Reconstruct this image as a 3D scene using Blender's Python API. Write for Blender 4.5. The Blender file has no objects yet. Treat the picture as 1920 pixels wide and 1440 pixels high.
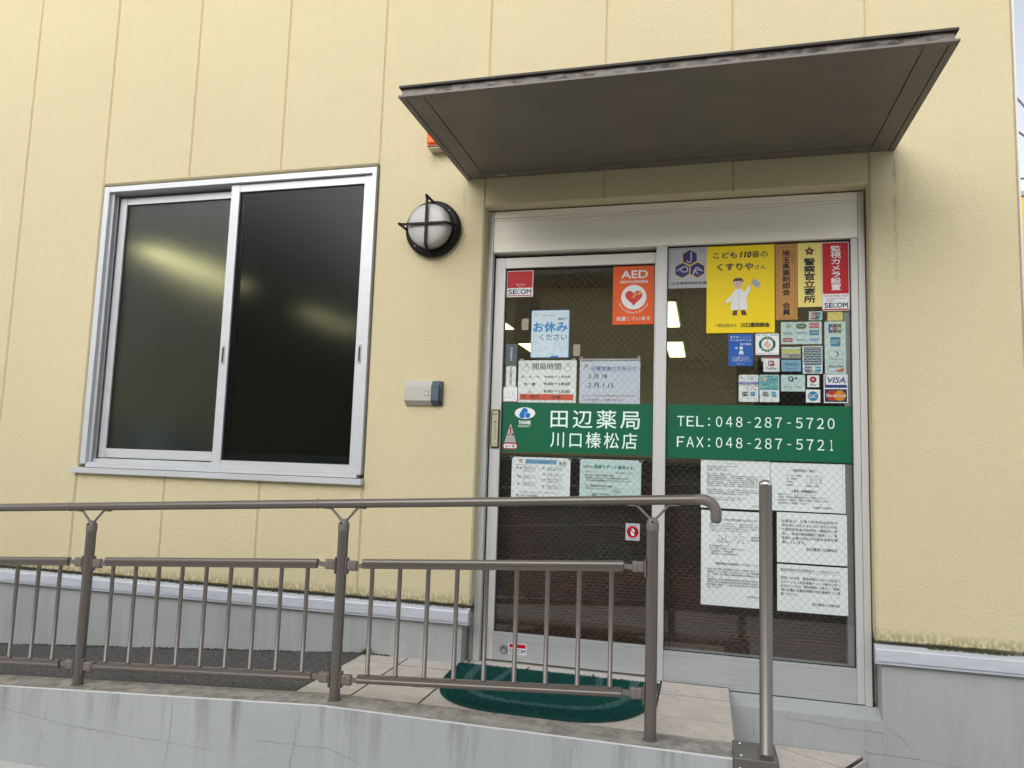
import bpy, bmesh, math, random
from mathutils import Vector, Matrix
random.seed(7)
S = bpy.context.scene
C = S.collection
R = math.radians

# ------------------------------------------------------------ camera, sky, sun, exposure
cam = bpy.data.cameras.new('camera'); co = bpy.data.objects.new('camera', cam); C.objects.link(co)
cam.sensor_fit = 'HORIZONTAL'; cam.sensor_width = 36.0; cam.lens = 1378.965/1920*36
cam.clip_start = .05; cam.clip_end = 500
M = Matrix(((0.96701495, -0.00521283, 0.25466627), (0.25264192, -0.10780883, -0.96153488), (0.03246759, 0.99415798, -0.10293577)))
co.matrix_world = Matrix.Translation((0, -3.5, 0)) @ M.to_4x4()
S.camera = co
w = bpy.data.worlds.new('World'); S.world = w; w.use_nodes = True
nt = w.node_tree; nt.nodes.clear()
sky = nt.nodes.new('ShaderNodeTexSky'); sky.sky_type = 'NISHITA'; sky.sun_disc = False
sky.sun_elevation = R(28); sky.sun_rotation = R(196); sky.air_density = 1.0; sky.dust_density = 2.0; sky.ozone_density = 1.0
hs = nt.nodes.new('ShaderNodeHueSaturation'); hs.inputs['Saturation'].default_value = .30
bg = nt.nodes.new('ShaderNodeBackground'); bg.inputs['Strength'].default_value = .15
wo = nt.nodes.new('ShaderNodeOutputWorld')
nt.links.new(sky.outputs[0], hs.inputs['Color']); nt.links.new(hs.outputs[0], bg.inputs['Color']); nt.links.new(bg.outputs[0], wo.inputs['Surface'])
sl = bpy.data.lights.new('sun', 'SUN'); sl.energy = 1.2; sl.angle = R(72); sl.color = (1, .97, .92)
so = bpy.data.objects.new('sun', sl); C.objects.link(so)
so.rotation_euler = Vector((.26, 1.0, -.55)).to_track_quat('-Z', 'Y').to_euler()
S.view_settings.view_transform = 'Standard'; S.view_settings.look = 'None'
S.view_settings.gamma = 1; S.view_settings.use_curve_mapping = False
S.view_settings.exposure = 0.62

# ------------------------------------------------------------ materials
MATS = {}
def srgb(r, g, b):
    f = lambda c: (c/255/12.92) if c/255 <= .04045 else ((c/255+.055)/1.055)**2.4
    return (f(r), f(g), f(b), 1)
def mat(name, col, rough=.6, metal=0, spec=.5, emit=0):
    if name in MATS: return MATS[name]
    m = bpy.data.materials.new(name); m.use_nodes = True; MATS[name] = m
    p = m.node_tree.nodes['Principled BSDF']
    if len(col) == 3: col = (*col, 1)
    p.inputs['Base Color'].default_value = col; p.inputs['Roughness'].default_value = rough
    p.inputs['Metallic'].default_value = metal; p.inputs['Specular IOR Level'].default_value = spec
    if emit:
        p.inputs['Emission Color'].default_value = col; p.inputs['Emission Strength'].default_value = emit
    return m
def N(m, t, **k):
    n = m.node_tree.nodes.new(t)
    for a, b in k.items():
        if a in n.inputs: n.inputs[a].default_value = b
        else: setattr(n, a, b)
    return n
def L(m, a, b): m.node_tree.links.new(a, b)
def P(m): return m.node_tree.nodes['Principled BSDF']
def coords(m, scale=(1, 1, 1), world=True):
    if world: t = N(m, 'ShaderNodeNewGeometry').outputs['Position']
    else: t = N(m, 'ShaderNodeTexCoord').outputs['Object']
    mp = N(m, 'ShaderNodeMapping'); mp.inputs['Scale'].default_value = scale
    L(m, t, mp.inputs['Vector']); return mp.outputs[0]
def noise(m, scale, detail=4, vscale=(1, 1, 1), rough=.5):
    n = N(m, 'ShaderNodeTexNoise'); n.inputs['Scale'].default_value = scale; n.inputs['Detail'].default_value = detail
    n.inputs['Roughness'].default_value = rough
    L(m, coords(m, vscale), n.inputs['Vector']); return n.outputs['Fac']
def ramp(m, src, stops):
    r = N(m, 'ShaderNodeValToRGB'); e = r.color_ramp.elements
    while len(e) < len(stops): e.new(.5)
    for x, (p, c) in zip(e, stops):
        x.position = p; x.color = (c, c, c, 1) if isinstance(c, (int, float)) else (*c[:3], 1)
    L(m, src, r.inputs[0]); return r.outputs[0]
def mix(m, fac, a, b, mode='MIX'):
    n = N(m, 'ShaderNodeMix'); n.data_type = 'RGBA'; n.blend_type = mode
    for s, v in ((n.inputs[0], fac), (n.inputs[6], a), (n.inputs[7], b)):
        if hasattr(v, 'links'): L(m, v, s)
        elif isinstance(v, (int, float)): s.default_value = v
        else: s.default_value = (*v[:3], 1)
    return n.outputs[2]
def mul(m, a, b, op='MULTIPLY'):
    n = N(m, 'ShaderNodeMath'); n.operation = op
    for s, v in ((n.inputs[0], a), (n.inputs[1], b)):
        if hasattr(v, 'links'): L(m, v, s)
        else: s.default_value = v
    return n.outputs[0]
def bump(m, h, strength, dist, prev=None):
    b = N(m, 'ShaderNodeBump'); b.inputs['Strength'].default_value = strength; b.inputs['Distance'].default_value = dist
    L(m, h, b.inputs['Height'])
    if prev is not None: L(m, prev, b.inputs['Normal'])
    return b.outputs[0]
def posz(m):
    s = N(m, 'ShaderNodeSeparateXYZ'); L(m, N(m, 'ShaderNodeNewGeometry').outputs['Position'], s.inputs[0]); return s.outputs
def maprange(m, v, a, b, c=0, d=1):
    n = N(m, 'ShaderNodeMapRange')
    L(m, v, n.inputs[0]); 
    for i, x in enumerate((a, b, c, d)): n.inputs[i+1].default_value = x
    return n.outputs[0]

# stucco
WALLC = (.66, .585, .38)
st = mat('stucco_paint', WALLC, .75, spec=.25)
big = ramp(st, noise(st, .8, 3), [(.3, (.64, .565, .36)), (.7, (.675, .597, .385))])
grim = ramp(st, noise(st, 9, 4, (6, 1, .25)), [(.45, 0), (.75, .05)])
c1 = mix(st, grim, big, (.44, .38, .22))
z = posz(st)[2]
mossband = maprange(st, z, -.735, -.650, 1.25, 0)
mf = mul(st, mossband, ramp(st, noise(st, 60, 5, (1, 1, .6)), [(.38, 0), (.56, .85)]))
c2 = mix(st, mf, c1, (.17, .15, .055))
px_ = posz(st)[0]
for xc, wd_, z0_, z1_, am in ((.812, .016, .70, 1.44, .75), (.716, .012, -.2, 1.42, .45), (-1.215, .012, .95, 1.44, .4), (-1.706, .012, -.55, -.16, .5), (-3.515, .012, -.5, -.16, .5), (-1.39, .035, 1.48, 1.60, .35)):
    ab = mul(st, mul(st, px_, xc, 'SUBTRACT'), 0, 'ABSOLUTE')
    sm_ = mul(st, mul(st, maprange(st, ab, 0, wd_, 1, 0), maprange(st, z, z0_, z1_, 0, 1)), mul(st, ramp(st, noise(st, 26, 5, (3, 1, .5), .65), [(.40, 0), (.62, 1)]), am))
    sm_ = mul(st, sm_, maprange(st, z, z1_, z1_+.004, 1, 0))
    c2 = mix(st, sm_, c2, (.16, .14, .09))
L(st, c2, P(st).inputs['Base Color'])
nb = noise(st, 125, 3, rough=.55)
nb2 = noise(st, 40, 2)
L(st, bump(st, ramp(st, nb2, [(.35, 0), (.65, 1)]), .2, .003, bump(st, ramp(st, nb, [(.38, 0), (.62, 1)]), .48, .0027)), P(st).inputs['Normal'])
joint = mat('wall_joint_sealant', (.55, .46, .26), .8)

def metalish(name, col, rough, metal, var=.06, brush=(1, 1, 1), sc=30, b=0):
    m = mat(name, col, rough, metal)
    n = noise(m, sc, 3, brush)
    L(m, mix(m, ramp(m, n, [(.3, 0), (.7, 1)]), tuple(c*(1-var) for c in col), tuple(min(1, c*(1+var)) for c in col)), P(m).inputs['Base Color'])
    L(m, maprange(m, noise(m, sc*.7, 2, brush), .2, .8, rough*.85, rough*1.15), P(m).inputs['Roughness'])
    if b: L(m, bump(m, n, b, .001), P(m).inputs['Normal'])
    return m
alu = metalish('silver_aluminium', (.72, .70, .655), .5, .2, .05, (.3, 1, 12), 12)
aluV = metalish('silver_aluminium_upright', (.60, .60, .60), .5, .25, .05, (12, 1, .3), 12)
hdr_m = metalish('lightened_header_aluminium', (.97, .93, .82), .45, .05, .05, (.3, 1, 12), 12)  # silver finish lightened in colour to offset the canopy shade
low_m = metalish('darkened_kick_rail', (.45, .47, .48), .5, .2, .07, (.3, 1, 12), 12)  # silver finish darkened in colour, standing in for reflected dark ground
winalu = metalish('window_aluminium', (.60, .62, .645), .45, .3, .04, (.4, 1, 3), 10)
darkalu = metalish('track_aluminium', (.26, .27, .28), .5, .5)
bronze = mat('bronze_rail_paint', (.175, .155, .14), .33, .42)
bracket_m = mat('bronze_bracket_paint', (.19, .168, .15), .5, .1)
canopy_m = metalish('bronze_canopy_metal', (.18, .163, .142), .5, .2, .06, (.5, 1, 1), 6)
steel = mat('brushed_steel', (.215, .20, .183), .36, .75)
web = mat('dirty_gutter', (.32, .28, .26), .6, .2)
L(web, mix(web, ramp(web, noise(web, 14, 6, (1, 1, 3), .7), [(.42, 0), (.62, 1)]), (.24, .215, .20), (.03, .028, .025)), P(web).inputs['Base Color'])
black = mat('black_gloss_metal', (.012, .012, .014), .35)
rubber = mat('black_rubber', (.015, .015, .015), .7)
globe = mat('opal_glass', (.46, .45, .435), .3); P(globe).inputs['Subsurface Weight'].default_value = .2
P(globe).inputs['Subsurface Radius'].default_value = (.02, .02, .02)

# painted concrete (foundation)
def concrete(name, base, dark, vert=True, streak=.5, bmp=.35, ztop=None):
    m = mat(name, base, .8, spec=.3)
    a = ramp(m, noise(m, 2.2, 5), [(.3, 0), (.72, .5)])
    col = mix(m, a, base, tuple(c*.80 for c in base))
    if vert:
        s = ramp(m, noise(m, 3.0, 5, (4, 4, .35), .65), [(.50, 0), (.74, streak)])
        if ztop is not None:
            s = mul(m, s, maprange(m, posz(m)[2], ztop-.30, ztop, .15, 1.3))
        col = mix(m, s, col, dark)
        s2 = ramp(m, noise(m, 5.0, 3, (5, 5, .3), .5), [(.55, 0), (.8, .22)])
        col = mix(m, s2, col, tuple(min(1, c*1.35) for c in base))
    sp = ramp(m, noise(m, 160, 3), [(.25, .25), (.42, 0)])
    col = mix(m, sp, col, dark)
    L(m, col, P(m).inputs['Base Color'])
    L(m, bump(m, noise(m, 70, 4), bmp, .004), P(m).inputs['Normal'])
    return m
found = concrete('grey_painted_concrete', (.42, .44, .445), (.22, .23, .225), True, .3, .15)
rampwall = concrete('grey_ramp_wall_concrete', (.44, .465, .475), (.12, .125, .115), True, .6, .5, -.965)
curbtop = concrete('weathered_mortar', (.40, .38, .345), (.14, .135, .12), False, 0, .6)
n5 = ramp(curbtop, noise(curbtop, 16, 6, rough=.7), [(.40, 0), (.62, .75)])
old = P(curbtop).inputs['Base Color'].links[0].from_socket
L(curbtop, mix(curbtop, n5, old, (.15, .145, .13)), P(curbtop).inputs['Base Color'])
edge_m = concrete('worn_edge_mortar', (.62, .63, .62), (.35, .35, .33), False, 0, .3)
asphalt = mat('asphalt', (.06, .06, .062), .85)
L(asphalt, mix(asphalt, ramp(asphalt, noise(asphalt, 150, 3), [(.45, 0), (.70, 1)]), (.035, .035, .038), (.26, .255, .25)), P(asphalt).inputs['Base Color'])
L(asphalt, bump(asphalt, noise(asphalt, 170, 3), .8, .006), P(asphalt).inputs['Normal'])
roadm = mat('worn_pale_paving', (.10, .098, .095), .85)
L(roadm, mix(roadm, ramp(roadm, noise(roadm, 90, 4), [(.4, 0), (.7, 1)]), (.08, .078, .075), (.15, .147, .142)), P(roadm).inputs['Base Color'])
tile = mat('stone_tile', (.58, .53, .47), .6)
tn = noise(tile, 9, 8, rough=.72)
L(tile, mix(tile, ramp(tile, tn, [(.35, 0), (.62, 1)]), (.56, .51, .455), (.66, .61, .555)), P(tile).inputs['Base Color'])
L(tile, bump(tile, ramp(tile, noise(tile, 13, 7, (1, 1, 1), .66), [(.47, 0), (.50, 1)]), .55, .004), P(tile).inputs['Normal'])
grout = mat('tile_grout', (.055, .045, .04), .9)
moss = mat('moss_and_soil', (.07, .075, .03), .9)
crackm = mat('crack_dirt', (.20, .21, .205), .95)  # dirt colour of the crack lines
capm = metalish('white_flashing', (.62, .66, .74), .4, .25, .08, (1, 1, 6), 14)

def glassmat(name, tint, wave=0, ws=6):
    m = bpy.data.materials.new(name); m.use_nodes = True; MATS[name] = m
    m.node_tree.nodes.clear()
    o = N(m, 'ShaderNodeOutputMaterial'); mx = N(m, 'ShaderNodeMixShader')
    tr = N(m, 'ShaderNodeBsdfTransparent'); tr.inputs[0].default_value = (*tint, 1)
    gl = N(m, 'ShaderNodeBsdfGlossy'); gl.inputs['Roughness'].default_value = 0.0; gl.inputs['Color'].default_value = (.95, .97, .96, 1)
    lw = N(m, 'ShaderNodeLayerWeight'); lw.inputs['Blend'].default_value = .5
    f = mul(m, mul(m, lw.outputs['Facing'], 5, 'POWER'), .95)
    f = mul(m, f, .056, 'ADD')
    L(m, f, mx.inputs[0]); L(m, tr.outputs[0], mx.inputs[1]); L(m, gl.outputs[0], mx.inputs[2]); L(m, mx.outputs[0], o.inputs[0])
    if wave:
        b = bump(m, noise(m, ws, 2, (1, 1, .7)), wave, .001)
        L(m, b, gl.inputs['Normal'])
    return m
clear = glassmat('wired_clear_glass', (.975, .988, .982), .03, 32)
wirem = mat('wire_in_glass', (.20, .195, .18), .6, .2)
frost = mat('figured_frosted_glass', (.46, .50, .51), .28)
P(frost).inputs['Specular IOR Level'].default_value = .15; P(frost).inputs['Transmission Weight'].default_value = 1; P(frost).inputs['IOR'].default_value = 1.42
fb = noise(frost, 75, 3, (1, 1, .8)); fb2 = noise(frost, 11, 2)
L(frost, bump(frost, fb2, .03, .01, bump(frost, fb, .38, .003)), P(frost).inputs['Normal'])

frost_r = frost.copy(); frost_r.name = 'figured_glass_dark_pane'
P(frost_r).inputs['Base Color'].default_value = (.24, .26, .27, 1); P(frost_r).inputs['IOR'].default_value = 1.28; P(frost_r).inputs['Specular IOR Level'].default_value = .3
P(frost_r).inputs['Roughness'].default_value = .22
# print colours
PC = dict(white=(235, 238, 240), paper=(246, 250, 252), bluepaper=(214, 222, 240), black=(28, 28, 32), green=(0, 98, 66), gtext=(228, 250, 244),
          red=(190, 14, 30), orange=(232, 92, 12), yellow=(248, 218, 0), navy=(38, 40, 110), gold=(226, 190, 70), silver=(178, 180, 188),
          brown=(190, 138, 74), dkbrown=(92, 66, 58), cream=(238, 222, 132), blue=(28, 92, 178), sky=(60, 140, 205), secnavy=(20, 40, 90),
          secgreen=(60, 170, 150), jcbb=(40, 100, 160), jcbr=(150, 60, 90), jcbg=(84, 150, 60), amex=(30, 140, 175), mint=(212, 232, 232),
          greyt=(96, 104, 108), tealt=(20, 150, 145), pinkt=(205, 70, 110), visab=(30, 50, 150), mcr=(205, 50, 40), mco=(232, 150, 20), skin=(225, 195, 175),
          vyel=(220, 215, 110), lav=(130, 135, 190), teal=(120, 190, 195), wavec=(70, 100, 120), bar=(214, 92, 66), vdark=(82, 98, 104), taupe=(158, 148, 136),
          dgreen=(60, 110, 70), greyd=(60, 66, 70), pale=(205, 225, 235), tblue=(60, 112, 160), redt=(180, 80, 96), ucb=(40, 140, 195), switch=(190, 184, 150), logoblue=(20, 115, 200), heart=(214, 52, 52), lightblue=(140, 185, 215))
def pm(k):
    if isinstance(k, bpy.types.Material): return k
    return mat('print_'+k, srgb(*PC[k]), .45, spec=.35)

# ------------------------------------------------------------ mesh building
class MB:
    def __init__(s): s.v = []; s.f = []; s.m = []; s.sm = []; s.mats = []
    def mi(s, m):
        if m not in s.mats: s.mats.append(m)
        return s.mats.index(m)
    def add(s, vs, fs, m, smooth=False):
        b = len(s.v); s.v += [tuple(v) for v in vs]; i = s.mi(m)
        for f in fs: s.f.append(tuple(b+k for k in f)); s.m.append(i); s.sm.append(smooth)
    def box(s, x0, x1, y0, y1, z0, z1, m):
        vs = [(x, y, z) for z in (z0, z1) for y in (y0, y1) for x in (x0, x1)]
        s.add(vs, [(0, 2, 3, 1), (4, 5, 7, 6), (0, 1, 5, 4), (2, 6, 7, 3), (0, 4, 6, 2), (1, 3, 7, 5)], m)
    def hexa(s, vs, m):   # 8 corners: bottom ring 4, top ring 4
        s.add(vs, [(3, 2, 1, 0), (4, 5, 6, 7), (0, 1, 5, 4), (1, 2, 6, 5), (2, 3, 7, 6), (3, 0, 4, 7)], m)
    def bbox(s, x0, x1, y0, y1, z0, z1, m, c=.001):   # box with chamfered edges
        cx, cy, cz = (x0+x1)/2, (y0+y1)/2, (z0+z1)/2
        vs = []; idx = {}
        X = (x0, x1); Y = (y0, y1); Z = (z0, z1)
        for i in (0, 1):
            for j in (0, 1):
                for k in (0, 1):
                    sx, sy, sz = (1-2*i)*c, (1-2*j)*c, (1-2*k)*c
                    for a, v in (('x', (X[i], Y[j]+sy, Z[k]+sz)), ('y', (X[i]+sx, Y[j], Z[k]+sz)), ('z', (X[i]+sx, Y[j]+sy, Z[k]))):
                        idx[(i, j, k, a)] = len(vs); vs.append(v)
        q = lambda *t: tuple(idx[k] for k in t)
        fs = []
        for i in (0, 1): fs.append(q((i, 0, 0, 'x'), (i, 1, 0, 'x'), (i, 1, 1, 'x'), (i, 0, 1, 'x')))
        for j in (0, 1): fs.append(q((0, j, 0, 'y'), (1, j, 0, 'y'), (1, j, 1, 'y'), (0, j, 1, 'y')))
        for k in (0, 1): fs.append(q((0, 0, k, 'z'), (1, 0, k, 'z'), (1, 1, k, 'z'), (0, 1, k, 'z')))
        for i in (0, 1):
            for j in (0, 1): fs.append(q((i, j, 0, 'x'), (i, j, 1, 'x'), (i, j, 1, 'y'), (i, j, 0, 'y')))
        for i in (0, 1):
            for k in (0, 1): fs.append(q((i, 0, k, 'x'), (i, 1, k, 'x'), (i, 1, k, 'z'), (i, 0, k, 'z')))
        for j in (0, 1):
            for k in (0, 1): fs.append(q((0, j, k, 'y'), (1, j, k, 'y'), (1, j, k, 'z'), (0, j, k, 'z')))
        for i in (0, 1):
            for j in (0, 1):
                for k in (0, 1): fs.append(q((i, j, k, 'x'), (i, j, k, 'y'), (i, j, k, 'z')))
        s.add(vs, fs, m)
    def tube(s, pts, r, m, n=14, caps=True, radii=None):
        pts = [Vector(p) for p in pts]; rings = []
        up = None
        for i, p in enumerate(pts):
            d = (pts[min(i+1, len(pts)-1)]-pts[max(i-1, 0)]).normalized()
            if up is None:
                up = Vector((0, 0, 1)) if abs(d.z) < .9 else Vector((0, 1, 0))
            a = d.cross(up).normalized(); b = a.cross(d).normalized(); up = b
            rr = radii[i] if radii else r
            rings.append([p+a*rr*math.cos(2*math.pi*k/n)+b*rr*math.sin(2*math.pi*k/n) for k in range(n)])
        vs = [v for rg in rings for v in rg]; fs = []
        for i in range(len(rings)-1):
            for k in range(n):
                k2 = (k+1) % n; fs.append((i*n+k, i*n+k2, (i+1)*n+k2, (i+1)*n+k))
        s.add(vs, fs, m, True)
        if caps:
            s.add(rings[0], [tuple(range(n))], m); s.add(rings[-1], [tuple(range(n))], m)
    def lathe(s, o, axis, prof, m, n=32, smooth=True):   # prof: (r, h) along axis
        o = Vector(o); ax = Vector(axis).normalized()
        a = ax.orthogonal().normalized(); b = ax.cross(a)
        vs = []; fs = []
        for r, h in prof:
            for k in range(n):
                t = 2*math.pi*k/n; vs.append(o+ax*h+(a*math.cos(t)+b*math.sin(t))*r)
        for i in range(len(prof)-1):
            for k in range(n):
                k2 = (k+1) % n; fs.append((i*n+k, i*n+k2, (i+1)*n+k2, (i+1)*n+k))
        s.add(vs, fs, m, smooth)
    def poly_xz(s, pts, y0, y1, m):   # extruded polygon in XZ
        n = len(pts); vs = [(x, y0, z) for x, z in pts]+[(x, y1, z) for x, z in pts]
        s.add(vs, [tuple(range(n)), tuple(range(2*n-1, n-1, -1))]+[(i, (i+1) % n, n+(i+1) % n, n+i) for i in range(n)], m)
    def poly_xy(s, pts, z0, z1, m):
        n = len(pts); vs = [(x, y, z1) for x, y in pts]+[(x, y, z0) for x, y in pts]
        s.add(vs, [tuple(range(n)), tuple(range(2*n-1, n-1, -1))]+[(i, (i+1) % n, n+(i+1) % n, n+i) for i in range(n)], m)
    def build(s, name, parent=None, fix=True):
        c = [(min(v[i] for v in s.v)+max(v[i] for v in s.v))/2 for i in range(3)]
        me = bpy.data.meshes.new(name); me.from_pydata([(v[0]-c[0], v[1]-c[1], v[2]-c[2]) for v in s.v], [], s.f)
        for m in s.mats: me.materials.append(m)
        me.polygons.foreach_set('material_index', s.m); me.polygons.foreach_set('use_smooth', s.sm)
        if fix:
            bm = bmesh.new(); bm.from_mesh(me); bmesh.ops.recalc_face_normals(bm, faces=bm.faces); bm.to_mesh(me); bm.free()
        me.update()
        return link(name, me, c, parent)
ORG = {}
def link(name, me, c, parent=None):
    o = bpy.data.objects.new(name, me); C.objects.link(o)
    c = Vector(c); ORG[o.name] = c
    o.location = c-(ORG[parent.name] if parent else Vector((0, 0, 0)))
    if parent: o.parent = parent
    return o
def tag(o, label, cat, group=None):
    o['label'] = label; o['category'] = cat
    if group: o['group'] = group
    return o
def thing(name, label, cat, loc=(0, 0, 0), group=None):
    o = bpy.data.objects.new(name, None); C.objects.link(o); o.location = loc; ORG[o.name] = Vector(loc)
    o.empty_display_size = .1
    return tag(o, label, cat, group)
def struct(o): o['kind'] = 'structure'; return o
def copytree(o, off, parent=None):
    c = o.copy(); C.objects.link(c)
    ORG[c.name] = ORG[o.name]+Vector(off)
    if parent: c.parent = parent
    if parent is None or parent == o.parent: c.location = o.location+Vector(off)
    for ch in list(o.children):
        if ch.name in ORG: copytree(ch, off, c) if False else _cp(ch, c, off)
    return c
def _cp(ch, newp, off):
    d = ch.copy(); C.objects.link(d); d.parent = newp; ORG[d.name] = ORG[ch.name]+Vector(off)
    for g in list(ch.children): _cp(g, d, off)

# ------------------------------------------------------------ ground and street
b = MB(); b.box(-60, 60, -60, 60, -1.5, -1.37, roadm); struct(b.build('road'))
bounce_m = concrete('bounce_pavement_concrete', (.60, .585, .555), (.25, .24, .22), False, 0, .4)
b = MB(); b.box(-14, 12, -3.6, -.822, -1.45, -1.362, bounce_m); struct(b.build('bounce_pavement'))  # pale pavement added to bounce light up under the canopy

# ------------------------------------------------------------ the pharmacy building
B = thing('pharmacy_building', 'cream yellow two-storey panelled pharmacy building with a sliding window and glass entrance', 'building', (-1.1, 0, -.98))
PCACHE = {}
def wall_panel(x0, x1, z0, z1, name='wall_panel'):
    key = (round(x1-x0, 4), round(z1-z0, 4)); c = .0085; d = .0085
    o = ((x0+x1)/2, .06, (z0+z1)/2)
    if key not in PCACHE:
        W, H = (x1-x0)/2, (z1-z0)/2; yf = -.06; vs = []
        for y, k in ((yf, c), (yf+d, 0), (.06, 0)):
            vs += [(-W+k, y, -H+k), (W-k, y, -H+k), (W-k, y, H-k), (-W+k, y, H-k)]
        fs = [(0, 1, 2, 3), (11, 10, 9, 8)]
        for a in (0, 4):
            for k in range(4): fs.append((a+k, a+4+k, a+4+(k+1) % 4, a+(k+1) % 4))
        me = bpy.data.meshes.new(name); me.from_pydata(vs, [], fs); me.materials.append(st)
        bm = bmesh.new(); bm.from_mesh(me); bmesh.ops.recalc_face_normals(bm, faces=bm.faces); bm.to_mesh(me); bm.free()
        PCACHE[key] = me
    return link(name, PCACHE[key], o, B)
ZB, ZT = -.712, 4.6
cols = [-5.904, -5.304, -4.704, -4.104, -3.504, -2.904, -2.304, -1.703, -1.101, -.49, .12, .706, 1.296]
for i in range(len(cols)-1):
    a, c_ = cols[i], cols[i+1]
    if -3.6 < a < -1.8: wall_panel(a, c_, 1.562, ZT); wall_panel(a, c_, ZB, -.135)
    elif -1.2 < a < .6: wall_panel(a, c_, 1.292, ZT)
    else: wall_panel(a, c_, ZB, ZT)
b = MB(); b.box(1.2965, 1.304, -.004, .3, -.72, ZT, mat('pale_corner_trim', (.72, .70, .66), .5)); b.build('corner_trim', B)
b = MB(); b.box(1.175, 1.296, .121, 8.3, -1.5, ZT, st); b.build('side_wall', B); b = MB(); b.box(-5.9, -5.78, .121, 8.3, -1.5, ZT, st); b.build('side_wall', B)
b = MB(); b.box(-5.78, 1.175, 8.18, 8.3, -1.5, ZT, st); b.build('back_wall', B)
b = MB(); b.box(-5.9, 1.29, .125, 8.3, ZT-.2, ZT-.05, darkalu); b.build('roof', B)
# window reveal: thin lining inside the opening
inner = mat('interior_wall_paper', (.78, .75, .66), .9)
b = MB()
b.box(-5.9, -3.5, .1205, .16, -1.0, ZT, inner); b.box(-1.71, -1.12, .1205, .16, -1.0, ZT, inner); b.box(.72, 1.29, .1205, .16, -1.0, ZT, inner)
b.box(-3.5, -1.71, .1205, .16, 1.56, ZT, inner); b.box(-3.5, -1.71, .1205, .16, -1.0, -.14, inner); b.box(-1.12, .72, .1205, .16, 1.29, ZT, inner)
b.build('inner_lining', B)
# foundation
b = MB()
b.box(-6, -1.138, -.004, .30, -1.6, -.775, found)
b.box(.722, 1.30, -.004, .30, -1.6, -.775, found)
b.box(-1.138, .722, -.002, .30, -1.6, -1.037, found)
b.add([(-1.138, -.002, -1.037), (.722, -.002, -1.037), (.722, .078, -1.0025), (-1.138, .078, -1.0025), (-1.138, .078, -1.037), (.722, .078, -1.037)],
      [(0, 1, 2, 3), (3, 2, 5, 4), (0, 3, 4), (1, 5, 2)], found)
b.build('foundation', B)
def crack(pts, y, parent, wd=.0022, seg=.014, jit=.0032):
    b = MB(); P_ = []
    for (x0, z0), (x1, z1) in zip(pts[:-1], pts[1:]):
        n = max(2, int(math.hypot(x1-x0, z1-z0)/seg))
        for i in range(n):
            t = i/n; P_.append((x0+(x1-x0)*t+random.uniform(-jit, jit), z0+(z1-z0)*t+random.uniform(-jit, jit)))
    P_.append(pts[-1])
    for (x0, z0), (x1, z1) in zip(P_[:-1], P_[1:]):
        L_ = math.hypot(x1-x0, z1-z0)+1e-6; nx, nz = -(z1-z0)/L_*wd/2*random.uniform(.4, 1.2), (x1-x0)/L_*wd/2*random.uniform(.4, 1.2)
        b.add([(x0-nx, y, z0-nz), (x1-nx, y, z1-nz), (x1+nx, y, z1+nz), (x0+nx, y, z0+nz)], [(0, 1, 2, 3)], crackm)
    return b.build('crack', parent)
for pts in ([(-3.36, -.84), (-3.38, -.93), (-3.46, -1.03)], [(.20, -1.04), (.205, -1.1), (.21, -1.17)], [(.33, -1.06), (.52, -1.075), (.72, -1.08)],
            [(.74, -1.06), (.80, -1.1), (.86, -1.17)], [(.65, -1.165), (.85, -1.17), (1.2, -1.2)], [(-2.1, -.95), (-2.13, -1.02)]):
    crack(pts, -.0055, B, .0014)
# flashing caps
def flashing(x0, x1, endleft, endright):
    b = MB()
    pr = [(-.0, -.722), (-.036, -.734), (-.038, -.737), (-.038, -.783), (-.030, -.785), (-.030, -.797), (-.018, -.799), (-.0045, -.799)]
    n = len(pr); vs = [(x0, y, z) for y, z in pr]+[(x1, y, z) for y, z in pr]
    b.add(vs, [tuple(range(n)), tuple(range(2*n-1, n-1, -1))]+[(i, i+1, n+i+1, n+i) for i in range(n-1)], capm)
    return b.build('flashing', B)
flashing(-6, -1.305, 0, 0); flashing(-1.302, -1.098, 0, 0); flashing(.694, 1.30, 0, 0)
# moss tufts along flashing and at foot of foundation
b = MB()
for i in range(2600):
    x = random.choice((random.uniform(-4.6, -1.12), random.uniform(-4.6, -1.12), random.uniform(-4.6, -1.12), random.uniform(.9, 1.28)))
    if math.sin(x*9)+math.sin(x*23+1) < random.uniform(-2, 1.2): continue
    s_ = random.uniform(.001, .0045); y = random.uniform(-.012, -.001); zz = -.722+y*-.0+random.uniform(-.003, .003)
    b.add([(x-s_, y, zz), (x+s_, y-s_*.5, zz), (x, y-.001, zz+s_*random.uniform(1, 2.6))], [(0, 1, 2)], moss)
o = b.build('moss', B, fix=False); o['kind'] = 'stuff'

# ---------------- sliding window
Wn = bpy.data.objects.new('sliding_window', None); C.objects.link(Wn); Wn.parent = B
ORG[Wn.name] = Vector((-2.6, 0, .7)); Wn.location = ORG[Wn.name]-ORG[B.name]
b = MB(); c = .0015
b.bbox(-3.480, -3.442, -.014, .09, -.100, 1.543, winalu, c)
b.bbox(-1.737, -1.712, -.014, .09, -.100, 1.543, winalu, c)
b.bbox(-3.442, -1.737, -.013, .09, 1.510, 1.543, winalu, c)
b.bbox(-3.442, -1.737, -.010, .09, -.118, -.098, winalu, c)
b.bbox(-3.442, -1.737, -.005, .004, -.098, -.088, winalu, c)
b.bbox(-3.442, -1.737, .022, .028, -.098, -.070, winalu, c)
b.bbox(-3.442, -1.737, .050, .056, -.098, -.066, winalu, c)
for y in (.008, .040): b.bbox(-3.4425, -3.424, y, y+.005, -.098, 1.510, winalu, .0008)
b.build('window_frame', Wn)
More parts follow.
